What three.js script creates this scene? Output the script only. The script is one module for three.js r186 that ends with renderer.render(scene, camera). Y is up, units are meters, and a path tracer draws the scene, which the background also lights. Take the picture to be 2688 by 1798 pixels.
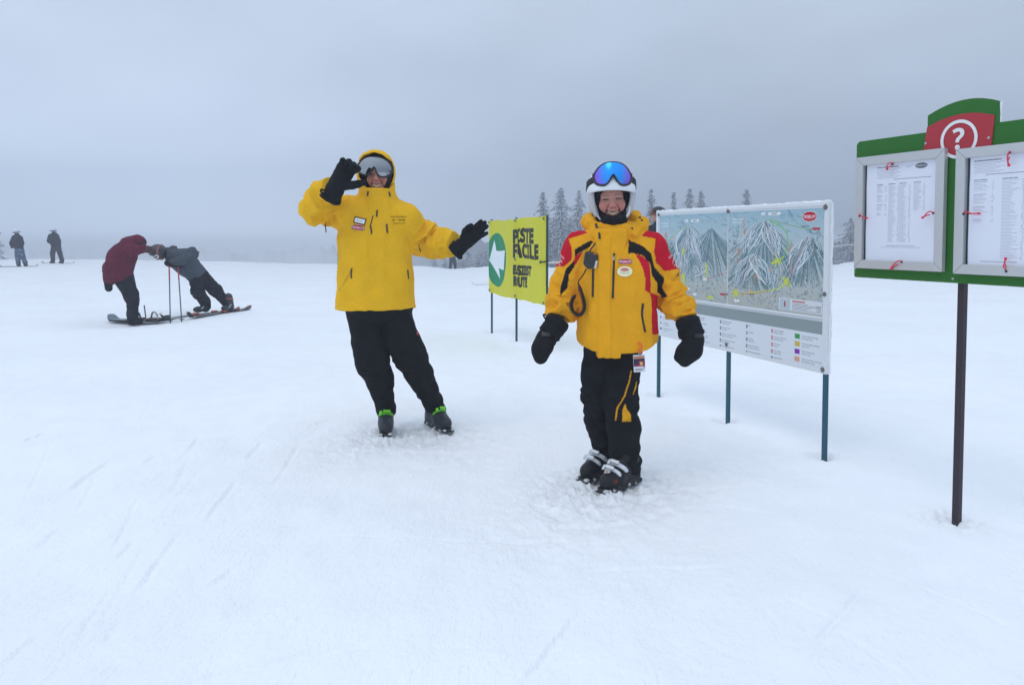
import * as THREE from 'three';
import { mergeGeometries, mergeVertices } from 'three/addons/utils/BufferGeometryUtils.js';
import { RoundedBoxGeometry } from 'three/addons/geometries/RoundedBoxGeometry.js';
import { TextGeometry } from 'three/addons/geometries/TextGeometry.js';
import { FontLoader } from 'three/addons/loaders/FontLoader.js';
import { createNoise3D } from 'simplex-noise';

// ---------- camera, sky, sun, haze, exposure ----------
const scene = new THREE.Scene();
const W = 1024, H = 684;
const camera = new THREE.PerspectiveCamera(49.46, W / H, 0.1, 1500);
camera.position.set(0, 1.35, 0);
camera.rotation.x = THREE.MathUtils.degToRad(-2.5);
camera.setViewOffset(W, H, 0, 73.7, W, H);            // a level-looking lens shifted down
const renderer = new THREE.WebGLRenderer({ antialias: true });
renderer.setSize(W, H);
renderer.toneMapping = THREE.LinearToneMapping;
renderer.toneMappingExposure = 0.91;
renderer.shadowMap.enabled = true;
renderer.shadowMap.type = THREE.PCFSoftShadowMap;

function rng(seed) { let a = seed >>> 0; return () => { a = (a + 0x6d2b79f5) | 0; let t = Math.imul(a ^ (a >>> 15), 1 | a); t = (t + Math.imul(t ^ (t >>> 7), 61 | t)) ^ t; return ((t ^ (t >>> 14)) >>> 0) / 4294967296; }; }
const N3 = createNoise3D(rng(7)), N3b = createNoise3D(rng(91));
const lerp = (a, b, t) => a + (b - a) * t, clamp = (x, a = 0, b = 1) => Math.min(b, Math.max(a, x));
const sstep = (a, b, x) => { const t = clamp((x - a) / (b - a)); return t * t * (3 - 2 * t); };
const fbm = (x, y, z, o = 3) => { let s = 0, a = 0.5; for (let i = 0; i < o; i++) { s += a * N3(x, y, z); x *= 2.03; y *= 2.03; z *= 2.03; a *= 0.5; } return s; };

{ // an overcast sky: three times brighter overhead than at the horizon, the cloud a little thicker towards the right
  const w = 512, h = 256, d = new Float32Array(w * h * 4);
  for (let j = 0; j < h; j++) for (let i = 0; i < w; i++) {
    const el = ((j + 0.5) / h - 0.5) * Math.PI, az = ((i + 0.5) / w - 0.5) * 2 * Math.PI;
    const x = Math.cos(el) * Math.cos(az), y = Math.sin(el), z = Math.cos(el) * Math.sin(az), up = Math.max(0, y);
    let L = 0.635 * (1 + 1.0 * up);
    const side = fbm(x * 0.9 + 3, up * 1.4, z * 0.9, 2) ;
    L *= 1.0 * (1 - 0.13 * x * (1 - 0.5 * up) + 0.9 * Math.exp(-((up / 0.15) ** 2)) * sstep(0.22, -0.45, x)) + 0.08 * side + 0.085 * fbm(x * 4, up * 9, z * 4, 4);
    if (y < 0) L = 0.98;                                  // bright mist hangs below eye level past the drop
    const g = 0.02 * fbm(x * 2, up * 3 + 9, z * 2, 2);
    const k = (j * w + i) * 4;
    d[k] = L * (0.828 + g); d[k + 1] = L * 0.983; d[k + 2] = L * (1.21 - g); d[k + 3] = 1;
  }
  const sky = new THREE.DataTexture(d, w, h, THREE.RGBAFormat, THREE.FloatType);
  sky.mapping = THREE.EquirectangularReflectionMapping; sky.magFilter = THREE.LinearFilter; sky.minFilter = THREE.LinearFilter; sky.wrapS = THREE.RepeatWrapping; sky.needsUpdate = true;
  scene.background = sky; scene.environment = sky;
}
const sun = new THREE.DirectionalLight(0xfff4e6, 0.5);
sun.position.set(-9, 22, 9);
sun.castShadow = true; sun.shadow.radius = 60; sun.shadow.mapSize.set(2048, 2048);
Object.assign(sun.shadow.camera, { left: -20, right: 20, top: 20, bottom: -20, near: 1, far: 80 });
scene.add(sun);
scene.fog = new THREE.FogExp2(0xe2ebfa, 0.009);

// ---------- naming ----------
const used = new Map();
function numbered(n) { const k = used.get(n) || 0; used.set(n, k + 1); return k ? `${n}_${String(k).padStart(3, '0')}` : n; }
function tag(o, label, category, group) { Object.assign(o.userData, { label, category }); if (group) o.userData.group = group; return o; }
function thing(name, label, category, pos = [0, 0, 0], turn = 0, group) {
  const o = new THREE.Group(); o.name = numbered(name); o.position.set(...pos); o.rotation.y = turn; scene.add(o);
  return tag(o, label, category, group);
}
function part(name, geo, mat, parent) { const m = new THREE.Mesh(geo, mat); m.name = name; m.castShadow = m.receiveShadow = true; parent.add(m); return m; }
function struct(name, geo, mat) { const m = part(name, geo, mat, scene); m.name = numbered(name); m.userData.kind = 'structure'; return m; }

// ---------- signed distance shapes and their mesher ----------
const smin = (a, b, k) => { const h = Math.max(k - Math.abs(a - b), 0); return Math.min(a, b) - h * h / (4 * k); };
const smax = (a, b, k) => -smin(-a, -b, k);
const uni = (k, fs) => (x, y, z) => { let d = fs[0](x, y, z); for (let i = 1; i < fs.length; i++) d = smin(d, fs[i](x, y, z), k); return d; };
const cut = (k, f, g) => (x, y, z) => smax(f(x, y, z), -g(x, y, z), k);
function cap(a, b, ra, rb = ra) {
  const bx = b[0] - a[0], by = b[1] - a[1], bz = b[2] - a[2], l2 = bx * bx + by * by + bz * bz || 1e-9;
  return (x, y, z) => { const px = x - a[0], py = y - a[1], pz = z - a[2], t = clamp((px * bx + py * by + pz * bz) / l2); return Math.hypot(px - bx * t, py - by * t, pz - bz * t) - (ra + (rb - ra) * t); };
}
function ell(c, r) { return (x, y, z) => { const px = x - c[0], py = y - c[1], pz = z - c[2], k0 = Math.hypot(px / r[0], py / r[1], pz / r[2]), k1 = Math.hypot(px / r[0] ** 2, py / r[1] ** 2, pz / r[2] ** 2); return k1 < 1e-6 ? -Math.min(...r) : k0 * (k0 - 1) / k1; }; }
function rbox(c, h, r) { return (x, y, z) => { const qx = Math.abs(x - c[0]) - h[0] + r, qy = Math.abs(y - c[1]) - h[1] + r, qz = Math.abs(z - c[2]) - h[2] + r; return Math.hypot(Math.max(qx, 0), Math.max(qy, 0), Math.max(qz, 0)) + Math.min(0, Math.max(qx, qy, qz)) - r; }; }
// sections up a body: [y, cx, cz, rx, rz], rounded-square outline of power n
function loft(S, n = 2.4) {
  return (x, y, z) => {
    let i = 0; while (i < S.length - 2 && y > S[i + 1][0]) i++;
    const A = S[i], B = S[i + 1]; let t = clamp((y - A[0]) / (B[0] - A[0])); t = t * t * (3 - 2 * t) * 0.5 + t * 0.5;
    const cx = lerp(A[1], B[1], t), cz = lerp(A[2], B[2], t), rx = lerp(A[3], B[3], t), rz = lerp(A[4], B[4], t);
    const q = Math.pow(Math.pow(Math.abs((x - cx) / rx), n) + Math.pow(Math.abs((z - cz) / rz), n), 1 / n);
    const d = (q - 1) * Math.min(rx, rz), dy = Math.max(S[0][0] - y, y - S[S.length - 1][0]);
    return smax(d, dy, 0.012);
  };
}
// a sleeve or trouser leg: points with radii, cloth gathered across its axis where gather is high
function limb(P, R, o = {}) {
  const segs = [], L = [0]; for (let i = 0; i + 1 < P.length; i++) { const a = P[i], b = P[i + 1], v = [b[0] - a[0], b[1] - a[1], b[2] - a[2]]; segs.push([a, v, v[0] ** 2 + v[1] ** 2 + v[2] ** 2, R[i], R[i + 1] - R[i]]); L.push(L[i] + Math.hypot(...v)); }
  const amp = o.amp ?? 0, fs = o.freq ?? 14, seed = o.seed ?? 0, total = L[L.length - 1], gather = o.gather || [], k = o.k ?? 0.03;
  return (x, y, z) => {
    let d = 1e9, best = 1e9, s = 0;
    for (let i = 0; i < segs.length; i++) {
      const [a, v, l2, r, dr] = segs[i], px = x - a[0], py = y - a[1], pz = z - a[2], t = clamp((px * v[0] + py * v[1] + pz * v[2]) / l2);
      const e = Math.hypot(px - v[0] * t, py - v[1] * t, pz - v[2] * t) - (r + dr * t);
      if (e < best) { best = e; s = L[i] + t * (L[i + 1] - L[i]); }
      d = i ? smin(d, e, k) : e;
    }
    if (amp && d < 0.12) {
      let w = 0.35; for (const [at, wd, g] of gather) w += g * Math.exp(-(((s - at) / wd) ** 2));
      const n = N3(s * fs + seed, x * 5 + seed, y * 5 + z * 5), m = N3b(x * 9 + seed, y * 9, z * 9);
      d -= amp * w * (1 - 2.0 * Math.abs(n)) + amp * 0.35 * m;
    }
    return d;
  };
}
// f seen in a frame: o origin, ax ay az unit axes
const frame = (o, ax, ay, az, f) => (x, y, z) => { const px = x - o[0], py = y - o[1], pz = z - o[2]; return f(px * ax[0] + py * ax[1] + pz * ax[2], px * ay[0] + py * ay[1] + pz * ay[2], px * az[0] + py * az[1] + pz * az[2]); };
const vnorm = (a) => { const l = Math.hypot(...a); return a.map((v) => v / l); }, vcross = (a, b) => [a[1] * b[2] - a[2] * b[1], a[2] * b[0] - a[0] * b[2], a[0] * b[1] - a[1] * b[0]], vdot = (a, b) => a[0] * b[0] + a[1] * b[1] + a[2] * b[2];
const vadd = (a, b, s = 1) => [a[0] + b[0] * s, a[1] + b[1] * s, a[2] + b[2] * s];

function skin(f, lo, hi, h, color) {     // surface nets over f inside the box lo..hi
  const nx = Math.ceil((hi[0] - lo[0]) / h) + 2, ny = Math.ceil((hi[1] - lo[1]) / h) + 2, nz = Math.ceil((hi[2] - lo[2]) / h) + 2, B = 6;
  const V = new Float32Array(nx * ny * nz), at = (i, j, k) => (k * ny + j) * nx + i;
  const X = (i) => lo[0] + (i - 0.5) * h, Y = (j) => lo[1] + (j - 0.5) * h, Z = (k) => lo[2] + (k - 0.5) * h;
  const live = [];
  for (let k0 = 0; k0 < nz; k0 += B) for (let j0 = 0; j0 < ny; j0 += B) for (let i0 = 0; i0 < nx; i0 += B) {
    const c = f(X(i0 + B / 2), Y(j0 + B / 2), Z(k0 + B / 2)), far = Math.abs(c) > B * h * 1.75;
    const k1 = Math.min(nz, k0 + B), j1 = Math.min(ny, j0 + B), i1 = Math.min(nx, i0 + B);
    if (!far) live.push([i0, j0, k0]);
    for (let k = k0; k < k1; k++) for (let j = j0; j < j1; j++) for (let i = i0; i < i1; i++) V[at(i, j, k)] = far ? c : f(X(i), Y(j), Z(k));
  }
  for (let k = 0; k < nz; k++) for (let j = 0; j < ny; j++) for (let i = 0; i < nx; i++) if (!i || !j || !k || i === nx - 1 || j === ny - 1 || k === nz - 1) V[at(i, j, k)] = Math.max(V[at(i, j, k)], h * 0.3);   // closed at the box
  const cell = new Int32Array(nx * ny * nz).fill(-1), pos = [], E = [[0, 1], [2, 3], [4, 5], [6, 7], [0, 2], [1, 3], [4, 6], [5, 7], [0, 4], [1, 5], [2, 6], [3, 7]];
  const v = new Float32Array(8);
  for (let k = 0; k + 1 < nz; k++) for (let j = 0; j + 1 < ny; j++) for (let i = 0; i + 1 < nx; i++) {
    let m = 0; for (let c = 0; c < 8; c++) { v[c] = V[at(i + (c & 1), j + ((c >> 1) & 1), k + (c >> 2))]; if (v[c] < 0) m++; }
    if (m === 0 || m === 8) continue;
    let sx = 0, sy = 0, sz = 0, n = 0;
    for (const [a, b] of E) if ((v[a] < 0) !== (v[b] < 0)) { const t = v[a] / (v[a] - v[b]); sx += (a & 1) + t * ((b & 1) - (a & 1)); sy += ((a >> 1) & 1) + t * (((b >> 1) & 1) - ((a >> 1) & 1)); sz += (a >> 2) + t * ((b >> 2) - (a >> 2)); n++; }
    cell[at(i, j, k)] = pos.length / 3; pos.push(X(i) + sx / n * h, Y(j) + sy / n * h, Z(k) + sz / n * h);
  }
  const idx = [], quad = (a, b, c, d, flip) => { if (a < 0 || b < 0 || c < 0 || d < 0) return; flip ? idx.push(a, c, b, a, d, c) : idx.push(a, b, c, a, c, d); };
  for (let k = 1; k + 1 < nz; k++) for (let j = 1; j + 1 < ny; j++) for (let i = 1; i + 1 < nx; i++) {
    const s = V[at(i, j, k)] < 0, C = (a, b, c) => cell[at(i - a, j - b, k - c)];
    if (s !== V[at(i + 1, j, k)] < 0) quad(C(0, 1, 1), C(0, 0, 1), C(0, 0, 0), C(0, 1, 0), !s);
    if (s !== V[at(i, j + 1, k)] < 0) quad(C(1, 0, 1), C(1, 0, 0), C(0, 0, 0), C(0, 0, 1), !s);
    if (s !== V[at(i, j, k + 1)] < 0) quad(C(1, 1, 0), C(0, 1, 0), C(0, 0, 0), C(1, 0, 0), !s);
  }
  const P = new Float32Array(pos), Nn = new Float32Array(pos.length), e = h * 0.45, uv = new Float32Array(pos.length / 3 * 2), col = color && new Float32Array(pos.length);
  for (let q = 0; q < P.length; q += 3) {
    let x = P[q], y = P[q + 1], z = P[q + 2];
    const gx = f(x + e, y, z) - f(x - e, y, z), gy = f(x, y + e, z) - f(x, y - e, z), gz = f(x, y, z + e) - f(x, y, z - e), l = Math.hypot(gx, gy, gz) || 1;
    Nn[q] = gx / l; Nn[q + 1] = gy / l; Nn[q + 2] = gz / l;
    uv[q / 3 * 2] = x + z * 0.55; uv[q / 3 * 2 + 1] = y + z * 0.35;
    if (color) { const c = color(x, y, z, Nn[q], Nn[q + 1], Nn[q + 2]); col[q] = c[0]; col[q + 1] = c[1]; col[q + 2] = c[2]; }
  }
  const g = new THREE.BufferGeometry();
  g.setAttribute('position', new THREE.BufferAttribute(P, 3)); g.setAttribute('normal', new THREE.BufferAttribute(Nn, 3)); g.setAttribute('uv', new THREE.BufferAttribute(uv, 2));
  if (color) g.setAttribute('color', new THREE.BufferAttribute(col, 3));
  g.setIndex(idx);
  return g;
}
// the point where a line from p along dir first meets f
function meet(f, p, dir, far = 0.6) { let t = 0; for (let i = 0; i < 160 && t < far; i++) { const d = f(p[0] + dir[0] * t, p[1] + dir[1] * t, p[2] + dir[2] * t); if (d < 0.0004) break; t += Math.max(d * 0.6, 0.0003); } return [p[0] + dir[0] * t, p[1] + dir[1] * t, p[2] + dir[2] * t]; }
// a patch of cloth, w by h, laid on f round c; u runs along its width, n points away from f
function patch(f, c, u, n, w, h, off = 0.0015, nu = 14, nv = 10, shape) {
  u = vnorm(u); n = vnorm(n); const v = vnorm(vcross(n, u)); u = vcross(v, n);
  const g = new THREE.PlaneGeometry(w, h, nu, nv), p = g.attributes.position;
  for (let i = 0; i < p.count; i++) { let a = p.getX(i), b = p.getY(i); if (shape) [a, b] = shape(a, b); const s = vadd(vadd(vadd(c, u, a), v, b), n, 0.12), q = vadd(meet(f, s, n.map((t) => -t)), n, off); p.setXYZ(i, q[0], q[1], q[2]); }
  g.computeVertexNormals(); return g;
}
function tube(pts, r, seg = 24, sides = 6) { return new THREE.TubeGeometry(new THREE.CatmullRomCurve3(pts.map((p) => new THREE.Vector3(...p))), seg, r, sides, false); }
// a cord laid on f along 2-d points (x, y) seen from direction n
function laid(f, pts, r, n = [0, 0, 1], seg = 20) { return tube(pts.map((p) => vadd(meet(f, vadd([p[0], p[1], p[2] ?? 0], n, 0.32), n.map((t) => -t)), n, r * 0.3)), r, seg, 6); }
function place(g, pos, rot = [0, 0, 0], s = [1, 1, 1]) { return g.applyMatrix4(new THREE.Matrix4().compose(new THREE.Vector3(...pos), new THREE.Quaternion().setFromEuler(new THREE.Euler(...rot)), new THREE.Vector3(...s))); }
function axes(g, o, x, y, z) { return g.applyMatrix4(new THREE.Matrix4().makeBasis(new THREE.Vector3(...x), new THREE.Vector3(...y), new THREE.Vector3(...z)).setPosition(...o)); }
function merge(list) { return mergeGeometries(list.map((g) => { const n = g.index ? g.toNonIndexed() : g; for (const k of Object.keys(n.attributes)) if (!['position', 'normal', 'uv'].includes(k)) n.deleteAttribute(k); return n; })); }

// ---------- materials ----------
function noiseTexture(size, fn, srgb) { const d = new Uint8Array(size * size * 4); for (let j = 0; j < size; j++) for (let i = 0; i < size; i++) { const c = fn(i / size, j / size), k = (j * size + i) * 4; for (let q = 0; q < 3; q++) d[k + q] = clamp(c[q] ?? c[0]) * 255; d[k + 3] = 255; } const t = new THREE.DataTexture(d, size, size); t.wrapS = t.wrapT = THREE.RepeatWrapping; t.magFilter = THREE.LinearFilter; t.minFilter = THREE.LinearFilter; if (srgb) t.colorSpace = THREE.SRGBColorSpace; t.needsUpdate = true; return t; }
const loopN = (u, v, f, s = 0) => { const a = u * 2 * Math.PI, b = v * 2 * Math.PI; return N3(Math.cos(a) * f / 6.283 + s, Math.sin(a) * f / 6.283, Math.cos(b) * f / 6.283) * 0.5 + N3b(Math.sin(b) * f / 6.283, Math.cos(a) * f / 6.283 + s, Math.sin(a) * f / 6.283 * 1.3 + Math.cos(b)) * 0.5; };
const weave = noiseTexture(256, (u, v) => [0.5 + 0.16 * Math.sin(u * 2 * Math.PI * 42) * Math.sin(v * 2 * Math.PI * 42) + 0.3 * loopN(u, v, 9) + 0.15 * loopN(u, v, 26, 4)]);
weave.repeat.set(6, 6);
const cloth = (o = {}) => new THREE.MeshPhysicalMaterial({ roughness: 0.82, specularIntensity: 0.35, vertexColors: true, bumpMap: weave, bumpScale: 0.0022, ...o });
const plain = (c, o = {}) => { const m = new THREE.MeshPhysicalMaterial({ roughness: 0.6, ...o }); m.color.setRGB(...c); return m; };
const M = {
  cloth: cloth({ specularIntensity: 0.2 }), black: plain([0.009, 0.009, 0.0105], { roughness: 0.75, specularIntensity: 0.3, bumpMap: weave, bumpScale: 0.002 }),
  skin: new THREE.MeshPhysicalMaterial({ vertexColors: true, roughness: 0.5, specularIntensity: 0.5 }),
  plastic: plain([0.02, 0.021, 0.024], { roughness: 0.42 }), rubber: plain([0.016, 0.016, 0.017], { roughness: 0.8 }), steel: plain([0.55, 0.56, 0.58], { metalness: 1, roughness: 0.35 }),
  white: plain([0.78, 0.79, 0.8], { roughness: 0.35 }), mirror: plain([0.4, 0.41, 0.42], { metalness: 1, roughness: 0.07 }),
};
// ---------- the snow field: nearly level round the camera, falling off past a crest ----------
const CREST = 47;
const crestSlope = (u) => { const K = [[-1.2, 0.027], [-0.69, 0.0312], [-0.57, 0.0312], [-0.45, 0.0325], [-0.28, 0.0365], [-0.13, 0.0402], [-0.08, 0.0432], [-0.03, 0.041], [0.08, 0.0425], [0.25, 0.041], [0.43, 0.0383], [0.465, 0.034], [0.7, 0.029], [1.2, 0.02]]; if (u <= K[0][0]) return K[0][1]; for (let i = 0; i + 1 < K.length; i++) if (u < K[i + 1][0]) return lerp(K[i][1], K[i + 1][1], sstep(K[i][0], K[i + 1][0], u)); return K[K.length - 1][1]; };
function ground(x, z) {
  const r = Math.max(0.5, -z), u = clamp(x / r, -1.2, 1.2);
  const cs = crestSlope(u) + 0.0007 * N3(u * 14, 3.3, 0) + 0.0004 * N3(u * 45, 7.3, 0), gc = -(cs * CREST - 1.35);
  const k = sstep(6, 9, r);
  const dip = -0.12 * Math.exp(-((x + 6.5) ** 2 + (z + 12.2) ** 2) / 0.9);
  if (r <= CREST) return dip + k * gc * Math.pow(clamp((r - 6) / (CREST - 6)), 1.15);
  const q = r - CREST; return gc - cs * q - Math.min(0.006 * q * q, 0.2 * q);
}
const scuffs = [];     // trodden places [x, z, radius, strength]
const POSTS = [[2.095, -3.478], [1.91, -4.49], [1.57, -5.38], [1.24, -6.26], [-0.32, -10.78], [0.035, -9.72]];
const tracks = [];     // ski and edge marks [x0, z0, x1, z1, width, depth]
scuffs.push([-0.80, -4.98, 0.34, 1], [-0.45, -5.02, 0.42, 1], [-0.62, -4.93, 0.3, 0.8], [0.55, -3.98, 0.42, 1.1], [0.4, -3.85, 0.3, 0.6], [0.75, -3.9, 0.3, 0.7], [0.3, -3.45, 0.5, 0.5], [2.1, -3.47, 0.15, 1.0], [1.91, -4.47, 0.13, 0.8], [1.57, -5.38, 0.13, 0.7], [1.25, -6.24, 0.13, 0.7], [-0.32, -10.78, 0.15, 0.6], [0.035, -9.72, 0.15, 0.6], [-1.0, -4.6, 0.3, 0.4], [-0.3, -4.5, 0.35, 0.35], [1.3, -4.3, 0.5, 0.4]);
{
  const T = [[400, 1062, 462, 1003], [460, 1205, 548, 1092], [560, 1055, 606, 1005], [262, 1280, 312, 1234], [80, 1260, 140, 1208], [45, 1010, 108, 988], [328, 1060, 360, 1040], [300, 1375, 420, 1210], [0, 1530, 95, 1450], [340, 1570, 905, 1466], [1300, 1240, 700, 1222], [1310, 1300, 1710, 1297], [2180, 1380, 2344, 1450], [1850, 1480, 1990, 1340], [480, 1340, 540, 1300], [700, 980, 760, 958], [620, 1120, 690, 1010], [150, 1130, 260, 1050], [1180, 1568, 1330, 1400], [1580, 1150, 1800, 1180], [2000, 1300, 2300, 1420]];
  // read off as places on the snow: where each mark starts and ends, in metres
  const on = (px, py) => { const v = (px * 0.43686 - 512) / 742.7, w = (268.3 - py * 0.43686) / 742.7, y = w * 0.99905 - 0.04362, z = -(w * 0.04362 + 0.99905), t = -1.35 / y; return [v * t, z * t]; };
  const TR = rng(19); for (let i = 0; i < 34; i++) { const px = 40 + TR() * 2200, py = 1020 + TR() * 500, l = 40 + 170 * TR(), an = px < 900 ? -0.85 - 0.3 * TR() : px < 1500 ? -0.1 + 0.3 * TR() : 0.35 + 0.3 * TR(); T.push([px, py, px + Math.cos(an) * l, py + Math.sin(an) * l, 0.4]); }
  T.forEach((t, i) => tracks.push([...on(t[0], t[1]), ...on(t[2], t[3]), 0.008 + 0.006 * ((i * 7) % 5) / 5, (0.008 + 0.007 * ((i * 3) % 4) / 4) * (t[4] || 1)]));
}
function snowHeight(x, z) {
  let y = ground(x, z);
  const d = Math.hypot(x, z), near = 1 - sstep(7, 14, d);
  y += 0.02 * N3(x * 0.35, 0.5, z * 0.35) * sstep(1, 3, d) * (0.35 + 0.65 * sstep(6, 12, d)) * (1 - sstep(35, 44, -z));
  if (near <= 0) return y;
  y += near * (0.011 * N3(x * 1.6, 2.5, z * 1.6) + 0.005 * N3(x * 4.5, 5.5, z * 3.2) + 0.0016 * N3b(x * 13, 1, z * 13));
  for (const [sx, sz, r, s] of scuffs) { const q = Math.hypot(x - sx, z - sz) / r; if (q > 2.4) continue; const f = Math.exp(-q * q * 1.3); y += 1.5 * s * f * (0.015 * N3b(x * 6 + sx * 5, 3, z * 8) + 0.012 * N3(x * 17, sx, z * 14) * (0.5 + 0.5 * N3b(x * 5, 1, z * 5)) + 0.004 * N3(x * 46, sx, z * 46)) - s * 0.006 * f; }
  for (const [px, pz] of POSTS) { const q = Math.hypot(x - px, z - pz); if (q < 0.4) y += 0.016 * Math.exp(-(((q - 0.11) / 0.05) ** 2)) * (0.6 + 0.6 * N3(x * 14, 9, z * 14)) - 0.03 * Math.exp(-((q / 0.05) ** 2)); }
  for (const [ax, az, bx, bz, w, dp] of tracks) {
    const vx = bx - ax, vz = bz - az, l2 = vx * vx + vz * vz, t = ((x - ax) * vx + (z - az) * vz) / l2; if (t < 0 || t > 1) continue;
    const wob = 0.004 * N3(t * 6, ax * 3, az), e = ((x - ax) * vz - (z - az) * vx) / Math.sqrt(l2) + wob; if (Math.abs(e) > w * 4) continue;
    const fade = sstep(0, 0.25, t) * sstep(0, 0.25, 1 - t) * (0.85 + 0.15 * N3(t * 5, ax, 2));
    y -= dp * fade * Math.exp(-((e / w) ** 2)) - dp * 0.35 * fade * Math.exp(-(((e - w * 1.9) / w) ** 2));
  }
  return y;
}
{
  const rows = [], cols = []; let r = 0.6;
  while (r < 96) { rows.push(r); r *= r < 2.2 ? 1.03 : r < 6 ? 1.0034 : r < 9 ? 1.006 : r < 44 ? 1.02 : r < 54 ? 1.006 : 1.05; }
  for (let i = 0; i <= 1000; i++) cols.push(-1.12 + 2.24 * i / 1000);
  const P = [], C = [], I = [], U = [];
  // a fan in front of the camera
  rows.forEach((r) => cols.forEach((u) => { const x = u * r, z = -r; P.push(x, snowHeight(x, z), z); U.push(x, z); const dirt = 0.02 * N3(x * 0.5, 8, z * 0.5) + 0.014 * N3(x * 3, 4, z * 3); let s = 0; for (const [sx, sz, rr, st] of scuffs) { const q = Math.hypot(x - sx, z - sz) / rr; if (q < 2) s += st * Math.exp(-q * q * 1.2) * (0.5 + 0.5 * N3(x * 12, 6, z * 12)); } const k = 0.945 + dirt - 0.11 * Math.min(1.2, Math.max(0, s)); C.push(k * 0.985, k * 0.993, k); }));
  const n = cols.length;
  for (let j = 0; j + 1 < rows.length; j++) for (let i = 0; i + 1 < n; i++) { const a = j * n + i; I.push(a, a + 1, a + n, a + 1, a + n + 1, a + n); }
  const g = new THREE.BufferGeometry();
  g.setAttribute('position', new THREE.Float32BufferAttribute(P, 3)); g.setAttribute('color', new THREE.Float32BufferAttribute(C, 3)); g.setAttribute('uv', new THREE.Float32BufferAttribute(U, 2)); g.setIndex(I); g.computeVertexNormals();
  // level snow all round the rest
  const Q = [], QC = [], QI = [], QU = []; const ring = [[0.02, 0], [2, 0], [12, 0], [40, -0.2], [80, -1.5]], A0 = Math.atan(1.119), m = 64;
  for (let j = 0; j < ring.length; j++) for (let i = 0; i <= m; i++) { const a = A0 + (2 * Math.PI - 2 * A0) * i / m, x = Math.sin(a) * ring[j][0], z = -Math.cos(a) * ring[j][0]; Q.push(x, (i === 0 || i === m ? snowHeight(x, z) : 0.0) + (i === 0 || i === m ? 0 : ring[j][1]), z); QC.push(0.93, 0.938, 0.945); QU.push(x, z); }
  for (let j = 0; j + 1 < ring.length; j++) for (let i = 0; i < m; i++) { const a = j * (m + 1) + i; QI.push(a, a + 1, a + m + 1, a + 1, a + m + 2, a + m + 1); }
  const b = new THREE.BufferGeometry();
  b.setAttribute('position', new THREE.Float32BufferAttribute(Q, 3)); b.setAttribute('color', new THREE.Float32BufferAttribute(QC, 3)); b.setAttribute('uv', new THREE.Float32BufferAttribute(QU, 2)); b.setIndex(QI); b.computeVertexNormals();
  const grain = noiseTexture(512, (u, v) => [0.5 + 0.28 * loopN(u, v, 30) + 0.25 * loopN(u, v, 80, 3) + 0.12 * loopN(u, v, 170, 6)]); grain.repeat.set(0.9, 0.9);
  const snow = new THREE.MeshPhysicalMaterial({ vertexColors: true, roughness: 0.9, specularIntensity: 0.25, bumpMap: grain, bumpScale: 0.0055 });
  struct('snow_ground', mergeGeometries([g, b]), snow);
}

{ // the next slope beyond the drop, nearly lost in the fog: open snow to the left, rimed forest to the right
  const P = [], C = [], I = [], n = 420, dep = [66, 74, 82, 90, 98], R = rng(12);
  for (let j = 0; j < dep.length; j++) for (let i = 0; i <= n; i++) { const u = -1.1 + 2.2 * i / n, d = dep[j], t = j / (dep.length - 1), v = -0.021 + 0.009 * N3(u * 4.1, 4, 1) + 0.003 * N3(u * 17, 2, 2) + 0.022 * sstep(-0.52, -0.8, u) + 0.012 * sstep(-0.25, 0.05, u); const top = 1.35 + v * 98 + (0.9 * R() - 0.45) * (j === dep.length - 1 ? 1 : 0.3); P.push(u * d, lerp(-9, top, Math.pow(t, 0.75)), -d); const k = lerp(0.95, 0.25, sstep(-0.3, 0.05, u)) * (0.94 + 0.06 * R()) * (0.95 + 0.06 * N3(u * 20, t * 3, 5)); C.push(k * 0.97, k * 0.985, k); }
  for (let j = 0; j + 1 < dep.length; j++) for (let i = 0; i < n; i++) { const a = j * (n + 1) + i; I.push(a, a + 1, a + n + 1, a + 1, a + n + 2, a + n + 1); }
  const g = new THREE.BufferGeometry(); g.setAttribute('position', new THREE.Float32BufferAttribute(P, 3)); g.setAttribute('color', new THREE.Float32BufferAttribute(C, 3)); g.setIndex(I); g.computeVertexNormals();
  struct('hill_slope', g, new THREE.MeshStandardMaterial({ vertexColors: true, roughness: 1 }));
}
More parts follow.
